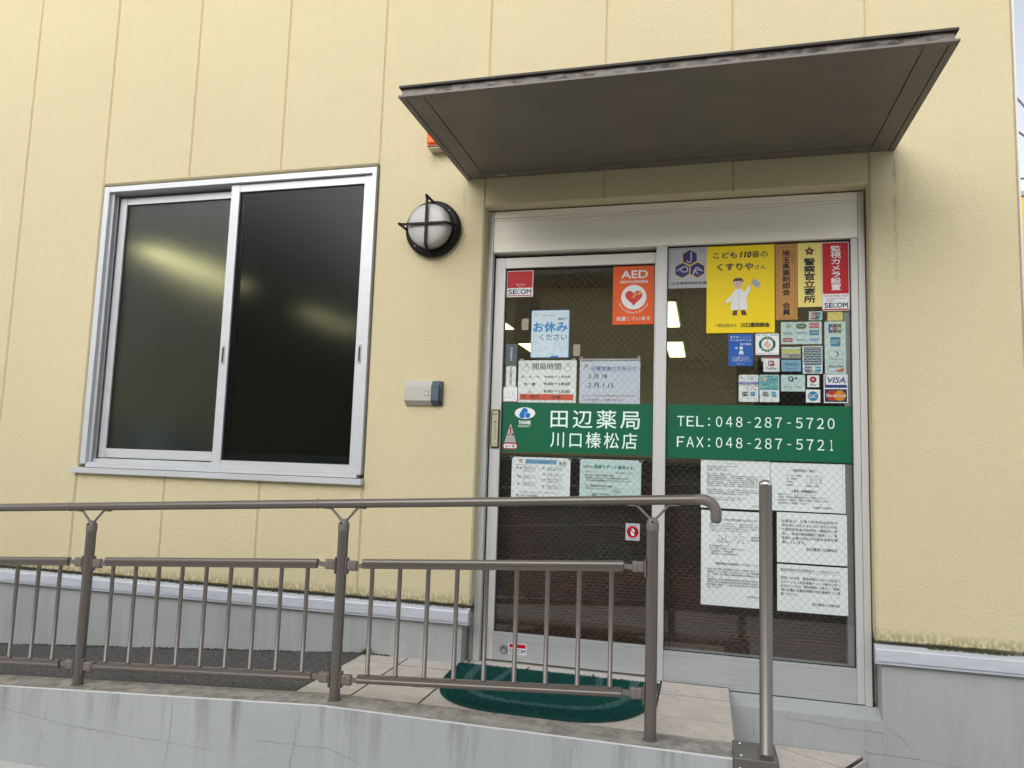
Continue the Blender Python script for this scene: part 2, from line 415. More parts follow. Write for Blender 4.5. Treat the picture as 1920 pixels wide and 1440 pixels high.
b = MB(); b.bbox(-3.522, -1.700, -.034, .03, -.152, -.121, winalu, .0015); b.build('sill', Wn)
def sash(x0, x1, z0, z1, y, ls, rs, tr, br, gx0, gx1, gz0, gz1):
    b = MB()
    b.bbox(x0, gx0, y, y+.026, z0, z1, winalu, .0015); b.bbox(gx1, x1, y, y+.026, z0, z1, winalu, .0015)
    b.bbox(gx0, gx1, y+.002, y+.024, gz1, z1-.002, winalu, .001); b.bbox(gx0, gx1, y+.002, y+.024, z0+.002, gz0, winalu, .001)
    b.build('sash', Wn)
    g = MB(); g.box(gx0+.0005, gx1-.0005, y+.014, y+.020, gz0+.0005, gz1-.0005, frost_r if y < .03 else frost); g.build('pane', Wn)
    g = MB()
    for (a, bb_, cc, dd) in ((gx0, gx0+.005, gz0, gz1), (gx1-.005, gx1, gz0, gz1), (gx0+.005, gx1-.005, gz0, gz0+.005), (gx0+.005, gx1-.005, gz1-.005, gz1)):
        g.box(a, bb_, y+.010, y+.0135, cc, dd, rubber)
    g.build('gasket', Wn)
sash(-3.418, -2.575, -.062, 1.492, .052, 0, 0, 0, 0, -3.370, -2.62, -.008, 1.450)
sash(-2.618, -1.740, -.092, 1.508, .006, 0, 0, 0, 0, -2.563, -1.790, -.052, 1.463)
b = MB(); b.bbox(-2.563, -1.79, .034, .050, -.052, -.008, darkalu, .001); b.box(-2.563, -2.545, .034, .05, -.008, 1.46, darkalu); b.build('insect_screen_rail', Wn)
scm = mat('insect_screen_gauze', (.02, .02, .02), .9); P(scm).inputs['Alpha'].default_value = .35
b = MB(); b.box(-2.545, -1.79, .040, .0405, -.008, 1.462, scm); b.build('insect_screen', Wn)
for x in (-2.594, -1.765):
    b = MB(); b.bbox(x-.0095, x+.0095, .003, .0075, .478, .580, mat('handle_zinc', (.45, .45, .44), .4, .6), .001); b.box(x-.0045, x+.0045, .0022, .0031, .49, .568, rubber); b.build('finger_pull', Wn)
b = MB(); b.bbox(-2.560, -2.545, .052, .066, .60, .70, black, .002); b.tube([(-2.55, .05, .65), (-2.55, .05, .69)], .006, black, 8); b.build('crescent_lock', Wn)

# ---------------- entrance
D = bpy.data.objects.new('automatic_door', None); C.objects.link(D); D.parent = B
ORG[D.name] = Vector((-.2, .1, -.98)); D.location = ORG[D.name]-ORG[B.name]
b = MB(); c = .0015
b.bbox(-1.103, -1.070, .070, .20, -1.002, 1.284, aluV, c); b.build('jamb', D); b = MB()
b.bbox(.672, .700, .070, .20, -1.002, 1.284, aluV, c); b.build('jamb', D); b = MB()
b.bbox(.642, .671, .078, .16, -.999, 1.066, aluV, c); b.build('fixed_sash_stile', D)
b = MB()
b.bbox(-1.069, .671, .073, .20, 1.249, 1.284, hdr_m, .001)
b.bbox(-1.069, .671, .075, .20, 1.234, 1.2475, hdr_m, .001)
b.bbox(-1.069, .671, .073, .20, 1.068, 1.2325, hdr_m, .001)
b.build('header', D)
b = MB(); b.bbox(-.237, -.184, .073, .16, -1.000, 1.067, aluV, c); b.build('mullion', D)
b = MB(); b.box(-1.07, -.237, .16, .20, 1.0, 1.07, rubber); b.box(-1.0695, -1.064, .108, .16, -.99, 1.067, rubber); b.build('door_track', D)
b = MB()
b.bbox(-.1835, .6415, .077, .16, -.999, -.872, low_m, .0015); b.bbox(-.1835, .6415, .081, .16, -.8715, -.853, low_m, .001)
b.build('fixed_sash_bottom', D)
b = MB()
b.bbox(-1.063, -1.009, .105, .142, -.978, 1.045, aluV, c)
b.bbox(-.245, -.190, .106, .142, -.978, 1.045, aluV, c)
b.bbox(-1.009, -.245, .106, .142, .991, 1.045, alu, c)
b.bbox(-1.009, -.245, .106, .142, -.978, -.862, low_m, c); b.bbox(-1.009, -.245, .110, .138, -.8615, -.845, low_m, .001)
b.build('sliding_leaf', D)
b = MB(); b.bbox(-1.069, -.238, .075, .19, -1.0, -.990, alu, .001); b.bbox(-1.069, -.238, .064, .0745, -1.0, -.985, aluV, .001); b.build('threshold', D)
def pane(x0, x1, z0, z1, y):
    g = MB(); g.box(x0, x1, y, y+.0068, z0, z1, clear); o = g.build('glass_pane', D)
    # gaskets
    g = MB()
    for (a, bb_, cc, dd) in ((x0, x0+.004, z0, z1), (x1-.004, x1, z0, z1), (x0+.004, x1-.004, z1-.006, z1), (x0+.004, x1-.004, z0, z0+.004)):
        g.box(a, bb_, y-.004, y-.0003, cc, dd, rubber)
    g.build('gasket', D)
    # diamond wire embedded in the pane
    g = MB(); ym = y+.0034; t = .00042; k = 1.06; px = .0345
    W_, H_ = x1-x0, z1-z0
    for sgn in (1, -1):
        n = int((W_+H_/k)/px)+2
        for i in range(-1, n):
            # line x = x0 + i*px - (z-z0)/k   (sgn=1) or mirrored
            def X(zz): 
                v = i*px-(zz-z0)/k
                return x0+v if sgn == 1 else x1-v
            za = max(z0, z0+(i*px-W_)*k); zb = min(z1, z0+i*px*k)
            if zb-za < .002: continue
            xa, xb = X(za), X(zb)
            g.add([(xa-t, ym, za), (xa+t, ym, za), (xb+t, ym, zb), (xb-t, ym, zb), (xa, ym+.0009, za), (xb, ym+.0009, zb)],
                  [(0, 1, 2, 3), (0, 3, 5, 4), (1, 4, 5, 2)], wirem)
    o = g.build('wire_mesh', D, fix=False); o['kind'] = 'stuff'
pane(-1.009, -.245, -.845, .991, .125)
pane(-.184, .642, -.853, 1.067, .100)
b = MB(); b.bbox(.612, .640, .112, .15, -.853, 1.067, darkalu, .001); b.build('inner_channel', D)
# lock cylinder
b = MB(); b.lathe((-.952, .106, -.923), (0, -1, 0), [(0, .004), (.013, .004), (.013, .008), (.021, .007), (.022, 0)], darkalu, 24); b.build('lock_cylinder', D)

# ---------------- canopy
K = bpy.data.objects.new('canopy', None); C.objects.link(K); K.parent = B
ORG[K.name] = Vector((-.2, 0, 1.46)); K.location = ORG[K.name]-ORG[B.name]
x0, x1, yf = -1.205, .815, -.893
b = MB()
b.box(x0+.012, x1-.012, yf+.014, -.0015, 1.446, 1.477, web); b.build('gutter_web', K)
b = MB()   # top plate with lip
b.bbox(x0+.002, x1-.002, yf+.002, -.0015, 1.477, 1.487, mat('sooty_bronze', (.035, .03, .027), .6), .0012)
b.build('top_plate', K)
b = MB()   # lower frame: outer trims then border trims, butted
z0, z1 = 1.437, 1.446
b.bbox(x0, x1, yf, yf+.022, z0, z1, canopy_m, .001)
b.bbox(x0, x0+.026, yf+.022, -.0015, z0, z1, canopy_m, .001); b.bbox(x1-.026, x1, yf+.022, -.0015, z0, z1, canopy_m, .001)
b.build('edge_trim', K)
b = MB(); ix0, ix1 = x0+.029, x1-.029; bw = .074
b.bbox(ix0, ix0+bw, yf+.0225, -.0015, z0+.001, z1, canopy_m, .001); b.bbox(ix1-bw, ix1, yf+.0225, -.0015, z0+.001, z1, canopy_m, .001)
b.bbox(ix0+bw+.002, ix1-bw-.002, yf+.0225, yf+.085, z0+.001, z1, canopy_m, .001)
b.bbox(ix0+bw+.002, ix1-bw-.002, -.070, -.0015, z0+.001, z1, canopy_m, .001)
b.build('border_trim', K)
b = MB(); b.bbox(ix0+bw+.003, ix1-bw-.003, yf+.087, -.072, z0+.0035, z1, canopy_m, .001); b.build('soffit_panel', K)
for x in (-.35, .25, .62, -.55):
    b = MB(); b.lathe((x, -.035, z0+.001), (0, 0, -1), [(0, .003), (.004, .003), (.005, 0)], black, 10); b.build('screw', K)
b = MB(); b.box(-1.03, -.985, -.045, -.030, z0-.0002, z0+.0012, pm('silver')); b.box(-.95, -.86, -.043, -.030, z0-.0002, z0+.0012, mat('faded_print', (.25, .23, .2), .6)); b.build('maker_plate', K)

# ------------------------------------------------------------ landing, ramp, curb
G = MB(); G.box(-1.65, .108, -.70, .075, -1.2, -.9868, grout); landing = struct(G.build('landing'))
TC = {}
def tilepiece(x0, x1, y0, y1, z, parent, h=.012, g=.0042):
    b = MB(); b.bbox(x0+g, x1-g, y0+g, y1-g, z-h, z, tile, .0015); return b.build('tile', parent)
tx = [-1.65, -1.41, -1.112, -.814, -.500, -.190, .111]; ty = [-.69, -.412, -.122, .068]
for i in range(6):
    for j in range(3): tilepiece(tx[i], tx[i+1], ty[j], ty[j+1], -.985+random.uniform(-.0008, .0008), landing)
b = MB()   # landing end face towards the step
b.box(.1085, .1105, -.69, -.0025, -1.4, -.9872, found); b.build('landing_end', landing)
def rz(x): return -.985 if x > -1.65 else -.985+.072*(x+1.65)
b = MB()
b.add([(-9, -.70, rz(-9)), (-1.652, -.70, -.986), (-1.652, .02, -.986), (-9, .02, rz(-9))], [(0, 1, 2, 3)], asphalt)
b.add([(-9, -.70, rz(-9)), (-1.652, -.70, -.986), (-1.652, -.70, -1.5), (-9, -.70, -1.5)], [(3, 2, 1, 0)], asphalt)
struct(b.build('ramp'))
# curb / ramp wall
RW = thing('ramp_wall', 'grey stained rendered low wall carrying the bronze railing along the ramp', 'wall', (-2, -.75, -1.37))
def cz(x): return -.965 if x > -1.43 else -.965+.058*(x+1.43)
xs = [-9, -5, -3.2, -2.3, -1.62, -1.43, -1.30, -.9, -.4, .094]
b = MB(); e = .0042; yF, yB = -.82, -.672
for k in range(len(xs)-1):
    a, d = xs[k], xs[k+1]; za, zd = cz(a), cz(d)
    b.add([(a, yF, -1.5), (d, yF, -1.5), (d, yF, zd-e), (a, yF, za-e)], [(0, 1, 2, 3)], rampwall)
    b.add([(a, yF, za-e), (d, yF, zd-e), (d, yF+e, zd), (a, yF+e, za)], [(0, 1, 2, 3)], edge_m)
    b.add([(a, yF+e, za), (d, yF+e, zd), (d, yB, zd), (a, yB, za)], [(0, 1, 2, 3)], curbtop)
    b.add([(a, yB, za), (d, yB, zd), (d, yB, -1.5), (a, yB, -1.5)], [(0, 1, 2, 3)], curbtop)
b.add([(.094, yF, -1.5), (.094, yB, -1.5), (.094, yB, -.965), (.094, yF+e, -.965), (.094, yF, -.965-e)], [(0, 1, 2, 3, 4)], rampwall)
b.build('wall_body', RW)
for pts in ([(-2.72, -1.085), (-2.735, -1.18), (-2.75, -1.3)], [(-2.10, -1.03), (-2.105, -1.2), (-2.13, -1.34)], [(-1.52, -1.0), (-1.53, -1.08), (-1.56, -1.25)],
            [(-.83, -1.0), (-.84, -1.1)], [(-3.1, -1.14), (-2.9, -1.155), (-2.6, -1.18), (-1.9, -1.19)], [(-1.72, -1.13), (-1.4, -1.12), (-1.25, -1.16)], [(-3.2, -1.36), (-2.8, -1.375)],
            [(-1.13, -1.03), (-1.135, -1.06)], [(-.45, -1.0), (-.455, -1.09)]):
    crack(pts, -.8212, RW, .0013)
# lower corner step (turned) beside the landing
stp = MB(); A = Vector((.645, -.008)); d1 = Vector((-.094, -.157)).normalized(); d2 = Vector((-d1.y, d1.x))
ST = MB()
poly = [(.112, -.006), (A.x-.003, A.y), tuple(A+d1*.62), (.112, -.95)]
ST.poly_xy(poly, -1.45, -1.1815, grout); step = struct(ST.build('step'))
# tiles cut to the polygon
def clip(poly, n, c):
    out = []
    for i in range(len(poly)):
        p, q = Vector(poly[i]), Vector(poly[(i+1) % len(poly)]); a, bb = n.dot(p)-c, n.dot(q)-c
        if a <= 0: out.append(tuple(p))
        if (a < 0) != (bb < 0) and abs(a-bb) > 1e-9: out.append(tuple(p+(q-p)*(a/(a-bb))))
    return out
nrm = d1; perp = Vector((d1.y, -d1.x))
off0 = nrm.dot(Vector((.531, -.167)))
for i in range(-3, 4):
    for j in range(-4, 5):
        q = list(poly)
        q = clip(q, nrm, off0+i*.30+.297); q = clip(q, -nrm, -(off0+i*.30+.003)) if q else q
        if q: q = clip(q, perp, perp.dot(A)+j*.30+.298)
        if q: q = clip(q, -perp, -(perp.dot(A)+j*.30+.002))
        if len(q) > 2:
            b = MB(); b.poly_xy(q, -1.191, -1.180, tile); b.build('tile', step)
b = MB()
for i in range(3):
    a0 = A+d1*(.302*i)+perp*-.002; a1 = A+d1*(.302*i+.30)+perp*-.002
    nn = Vector((-d1.y, d1.x))
    b = MB()
    s_ = 1 if nn.x > 0 else -1
    o1, o2 = a0+nn*s_*.010, a1+nn*s_*.010
    b.hexa([(a0.x, a0.y, -1.36), (a1.x, a1.y, -1.36), (o2.x, o2.y, -1.36), (o1.x, o1.y, -1.36), (a0.x, a0.y, -1.1945), (a1.x, a1.y, -1.1945), (o2.x, o2.y, -1.1945), (o1.x, o1.y, -1.1945)], tile)
    b.build('riser_tile', step)

# ------------------------------------------------------------ door mat
mg = mat('green_mat_fibre', (.005, .095, .085), .9); ml = mat('pale_mat_fibre', (.085, .20, .195), .9)
DM = thing('doormat', 'dark green half-oval doormat with pale stripes on the tiles before the door', 'doormat', (-.665, -.3, -.985))
def matin(x, y, k=0.):
    u = abs((x+.665)/(.472-k)); v = (-.012-k*.3-y)/(.615-k*1.3)
    if not (0 <= v <= 1) or u > 1: return False
    return u**2.6+v**3.2 <= 1 or (v < .45 and u < .985-(.45-v)*.02)
out = []
for i in range(0, 49):
    t = math.pi*i/48; cx, sy = math.cos(t), math.sin(t)
    out.append((-.665-.470*math.copysign(abs(cx)**.62, cx), -.02-.600*abs(sy)**.62))
b = MB(); b.poly_xy(out, -.984, -.9775, mat('mat_rubber_backing', (.01, .05, .045), .9)); b.build('mat_backing', DM)
def inellipse(x, y, sx, sy, y0=-.02):
    u = abs(x+.665)/sx; v = (y0-y)/sy
    return v >= 0 and u**3.2+v**3.2 <= 1
b = MB(); k = 0
while k < 42000:
    x = random.uniform(-1.14, -.19); y = random.uniform(-.63, -.02)
    if not inellipse(x, y, .470, .600): continue
    k += 1
    pale = (inellipse(x, y, .385, .490) and not inellipse(x, y, .345, .455)) or (abs(abs(x+.665)-(.205+.10*(-.02-y))) < .016 and y > -.30) 
    h = random.uniform(.006, .010); a = random.uniform(0, 6.28); r_ = .0028; dx, dy = math.cos(a)*r_, math.sin(a)*r_
    lx, ly = random.uniform(-.003, .003), random.uniform(-.003, .003)
    b.add([(x-dx, y-dy, -.978), (x+dx, y+dy, -.978), (x+lx, y+ly, -.978+h)], [(0, 1, 2)], ml if pale else mg)
o = b.build('mat_pile', DM, fix=False); o['kind'] = 'stuff'

# ------------------------------------------------------------ railing
RL = thing('handrail_fence', 'bronze coloured metal railing with a sloping round handrail standing on the ramp wall', 'railing', (-1.4, -.75, -.965))
Y = -.75; SL = .0565; PX = [-3.877, -2.645, -1.412, -.183]
def hz(x): return -.1175+SL*x
def pz(x, base): return base+.0585*x
for i, px in enumerate(PX):
    zb = cz(px)
    top = hz(px)-.108
    b = MB(); b.lathe((px, Y, zb-.002), (0, 0, 1), [(.0212, 0), (.0212, top+.004-zb)], bronze, 28)
    b.lathe((px, Y, zb-.001), (0, 0, 1), [(.0275, 0.0), (.0265, .0025), (.0212, .0035)], mat('post_base_grime', (.13, .12, .105), .9), 24)
    post = b.build('post', RL)
    b = MB(); b.lathe((px, Y, top), (0, 0, 1), [(.0228, 0), (.0228, .020), (.0215, .031), (.016, .040), (.0075, .046), (0, .047)], bracket_m, 28)
    b.lathe((px, Y-.0215, top+.031), (0, -1, .2), [(.0045, 0), (.0045, .003), (0, .003)], black, 10)
    b.build('post_cap', post)
    for sg in (-1, 1):
        b = MB(); xe = px+sg*.062
        b.tube([(px+sg*.006, Y, top+.036), (xe-sg*.008, Y, hz(xe)-.022), (xe, Y, hz(xe)-.017)], .0052, bracket_m, 10)
        b.bbox(min(xe, xe+sg*.03), max(xe, xe+sg*.03), Y-.010, Y+.010, hz(xe)-.0215, hz(xe)-.0165, bracket_m, .001)
        b.build('saddle_strut', post)
    for base in (-.348-.006, -.803+.008):
        for sg in (-1, 1):
            if i == 3 and sg == 1: continue
            zc = pz(px, base)
            b = MB()
            b.bbox(px+sg*.0205 if sg > 0 else px-.027, px+.027 if sg > 0 else px-.0205, Y-.016, Y+.016, zc-.040, zc+.026, bracket_m, .003)
            xa, xb = sorted((px+sg*.027, px+sg*.055))
            b.bbox(xa, xb, Y-.0135, Y+.0135, zc-.0235, zc+.0145, bracket_m, .005)
            b.lathe((px+sg*.058, Y, zc-.0235), (0, 0, 1), [(0, 0), (.0125, 0), (.0138, .003), (.0138, .035), (.0125, .038), (0, .038)], bracket_m, 18)
            xa, xb = sorted((px+sg*.062, px+sg*.10)); zo = .0585*sg*.06
            b.hexa([(xa, Y-.004, zc-.014+zo*0), (xb, Y-.004, zc-.014+zo), (xb, Y+.004, zc-.014+zo), (xa, Y+.004, zc-.014), (xa, Y-.004, zc+.004), (xb, Y-.004, zc+.004+zo), (xb, Y+.004, zc+.004+zo), (xa, Y+.004, zc+.004)], bracket_m)
            b.build('hinge_bracket', post)
xa = -6.5; pts = [(xa, Y, hz(xa)), (-.030, Y, hz(-.03))]
b = MB(); b.tube(pts, .0178, bronze, 28)
for x in (-2.77, -1.535, -4.0): b.tube([(x-.004, Y, hz(x-.004)), (x+.004, Y, hz(x+.004))], .0194, bracket_m, 28)
b.build('handrail', RL)
b = MB(); pts = [(-.034, Y, hz(-.034)), (-.010, Y, hz(-.01))]
for k in range(1, 9):
    t = k/8*math.pi/2; pts.append((-.010+.048*math.sin(t), Y, hz(-.01)-.048*(1-math.cos(t))))
pts += [(.038, Y, hz(0)-.068)]
rad = [.0185, .0193]+[.0196]*8+[.0193]
zl = pts[-1][2]
for k in range(1, 5):
    t = k/4*math.pi/2; pts.append((.038, Y, zl-.014*math.sin(t))); rad.append(max(.001, .0193*math.cos(t)**.6) if k < 4 else .001)
b.tube(pts, .02, mat('elbow_bronze', (.185, .165, .15), .42, .1), 24, radii=rad); b.build('end_elbow', RL)
def infill(px0):
    xl, xr = px0+.094, px0+1.232-.105
    b = MB()
    t0, t1 = pz(xl, -.348), pz(xr, -.348)
    b.tube([(xl, Y, t0), (xr, Y, t1)], .0135, bronze, 20)
    q0, q1 = pz(xl, -.803), pz(xr, -.803)
    b.tube([(xl, Y, q0), (xr, Y, q1)], .0115, bronze, 20)
    for zz0, zz1, h0, h1 in ((t0, t1, -.024, -.010), (q0, q1, .008, .022)):
        b.hexa([(xl+.002, Y-.009, zz0+h0), (xr-.002, Y-.009, zz1+h0), (xr-.002, Y+.009, zz1+h0), (xl+.002, Y+.009, zz0+h0),
                (xl+.002, Y-.009, zz0+h1), (xr-.002, Y-.009, zz1+h1), (xr-.002, Y+.009, zz1+h1), (xl+.002, Y+.009, zz0+h1)], bronze)
    p = b.build('infill_panel', RL)
    base = None
    for k in range(9):
        x = px0+.094+.042+k*.1185
        if base is None:
            b = MB(); b.lathe((x, Y-.002, pz(x, -.803)+.021), (0, 0, 1), [(.0085, 0), (.0102, .0), (.0102, .006), (.0088, .007), (.0088, pz(x, -.348)-pz(x, -.803)-.044)], bronze, 14)
            base = b.build('baluster', p); bx = x
        else:
            o = base.copy(); C.objects.link(o); o.location = base.location+Vector((x-bx, 0, .0585*(x-bx))); 
for px0 in PX[:3]: infill(px0)
b = MB(); xr = PX[0]-.105; b.tube([(-6, Y, pz(-6, -.348)), (xr, Y, pz(xr, -.348))], .0135, bronze, 12); b.tube([(-6, Y, pz(-6, -.803)), (xr, Y, pz(xr, -.803))], .0115, bronze, 12); b.build('infill_panel', RL)

# ------------------------------------------------------------ steel pole on its saddle plate
SPo = thing('steel_pole', 'brushed stainless steel round pole with domed top on a folded saddle plate', 'pole', (.205, -.76, -.96))
px, py = .2045, -.762
b = MB(); b.lathe((px, py, -.957), (0, 0, 1), [(.0275, 0), (.024, .002), (.0218, .004), (.0218, .895), (.0215, .9)], steel, 36); b.build('tube', SPo)
b = MB(); b.lathe((px, py, -.0575), (0, 0, 1), [(.0222, 0), (.0222, .004), (.020, .0105), (.0145, .0155), (.007, .018), (0, .0185)], mat('polished_steel', (.7, .68, .66), .15, 1), 36); b.build('pole_cap', SPo)
b = MB()
b.bbox(.0955, .2395, -.832, -.668, -.962, -.9575, steel, .0012); b.bbox(.0955, .2395, -.836, -.8322, -1.14, -.958, steel, .0012)
b.bbox(.2355, .2395, -.832, -.668, -1.14, -.9622, steel, .001)
b.box(.0965, .235, -.8318, -.67, -1.45, -.9625, rampwall)
b.build('saddle_plate', SPo)
for x in (.118, .222, .118, .222):
    pass
pst = mat('polished_steel', (.7, .68, .66), .15, 1)
for x, z in ((.118, -.99), (.214, -.99)): b = MB(); b.lathe((x, -.836, z), (0, -1, 0), [(.006, 0), (.005, .0025), (0, .003)], pst, 14); b.build('screw', SPo)
for x, y in ((.122, -.80), (.122, -.69)): b = MB(); b.lathe((x, y, -.9575), (0, 0, 1), [(.006, 0), (.005, .0025), (0, .003)], pst, 14); b.build('screw', SPo)

# ------------------------------------------------------------ wall lamp
black = mat('black_lamp_enamel', (.008, .008, .009), .55, spec=.25)
LM = thing('wall_lamp', 'round black bulkhead wall lamp with frosted dome and cross guard', 'lamp', (-1.372, 0, 1.178))
c0 = (-1.372, -.0005, 1.178)
b = MB(); b.lathe(c0, (0, -1, 0), [(0, .002), (.146, .002), (.148, .006), (.148, .030), (.143, .036), (.112, .038), (.108, .034), (0, .034)], black, 48)
for a in (45, 225): b.lathe((c0[0]+.128*math.cos(R(a)), -.037, c0[2]+.128*math.sin(R(a))), (0, -1, 0), [(.005, 0), (.004, .002), (0, .002)], darkalu, 10)
b.build('base_plate', LM)
b = MB(); b.lathe(c0, (0, -1, 0), [(.108, .034), (.113, .042), (.1125, .085), (.108, .097), (.098, .104), (.080, .1075), (.04, .109), (0, .1095)], globe, 48); b.build('dome', LM)
b = MB(); t = .0022
pr = [(0, .114), (.122, .114), (.140, .100), (.146, .036), (.138, .036), (.130, .096), (.118, .128), (0, .124)]
pr = [(-.142, .136), (-.128, .126), (.105, .126), (.142, .055), (.146, .034), (.136, .034), (.133, .052), (.100, .113), (-.115, .113), (-.133, .098), (-.1375, .034), (-.146, .034), (-.146, .12)]
prh = [(-.146, .139), (-.128, .126), (.104, .126), (.146, .062), (.146, .034), (.138, .034), (.137, .060), (.099, .115), (-.117, .115), (-.137, .105), (-.139, .034), (-.146, .034)]
def guard(hor):
    n = len(prh); vs = []
    for sgn in (-1, 1):
        for u, d in prh:
            if hor: vs.append((c0[0]+u, -d, c0[2]+sgn*t*2.4))
            else: vs.append((c0[0]+sgn*t*2.4, -d-.0012, c0[2]-u))
    b = MB(); b.add(vs, [tuple(range(n)), tuple(range(2*n-1, n-1, -1))]+[(i, (i+1) % n, n+(i+1) % n, n+i) for i in range(n)], black)
    b.build('guard_bar', LM)
guard(True); guard(False)

# ------------------------------------------------------------ card reader / key box
KR = thing('key_switch_box', 'small silver and slate-blue control box on the wall below the lamp', 'control box', (-1.38, 0, .32))
sil = metalish('satin_silver_plastic', (.55, .53, .49), .35, .4, .03); slate = mat('slate_plastic', (.07, .095, .125), .4)
def prism_yz(b, x0, x1, prof, m):
    n = len(prof); vs = [(x0, y, z) for y, z in prof]+[(x1, y, z) for y, z in prof]
    b.add(vs, [tuple(range(n)), tuple(range(2*n-1, n-1, -1))]+[(i, (i+1) % n, n+(i+1) % n, n+i) for i in range(n)], m)
b = MB(); prism_yz(b, -1.482, -1.339, [(-.001, .262), (-.012, .262), (-.036, .285), (-.036, .358), (-.014, .386), (-.001, .386)], sil)
b.build('cover', KR)
b = MB(); prism_yz(b, -1.3385, -1.297, [(-.001, .260), (-.014, .261), (-.037, .285), (-.037, .358), (-.016, .386), (-.001, .387)], slate)
prism_yz(b, -1.297, -1.286, [(-.001, .262), (-.012, .264), (-.028, .287), (-.028, .356), (-.014, .383), (-.001, .385)], mat('dark_slate_plastic', (.03, .045, .06), .4))
b.box(-1.334, -1.302, -.038, -.0371, .289, .352, mat('slate_window', (.09, .13, .17), .3)); b.build('reader_head', KR)
b = MB(); b.bbox(-1.374, -1.350, -.0385, -.0361, .309, .333, slate, .0005); b.bbox(-1.372, -1.352, -.0392, -.0386, .311, .331, mat('pale_button', (.55, .54, .62), .4), .0002); b.build('button', KR)

# ------------------------------------------------------------ orange alarm lamp
AL = thing('alarm_lamp', 'orange alarm lamp on the wall half hidden behind the canopy corner', 'alarm lamp', (-1.35, 0, 1.65))
og = mat('orange_lens', (.95, .13, .006), .4, spec=.3)
b = MB(); b.bbox(-1.41, -1.29, -.028, -.001, 1.605, 1.76, mat('dark_red_base', (.25, .03, .01), .4), .004); b.build('housing', AL)
b = MB(); b.bbox(-1.412, -1.288, -.072, -.0285, 1.618, 1.75, og, .010); b.build('lens', AL)
b = MB(); b.bbox(-1.406, -1.294, -.064, -.002, 1.597, 1.6045, mat('cream_plastic', (.6, .55, .42), .5), .003); b.bbox(-1.409, -1.291, -.067, -.0288, 1.6047, 1.6175, mat('dark_red_base', (.25, .03, .01), .4), .003); b.build('bottom_cover', AL)

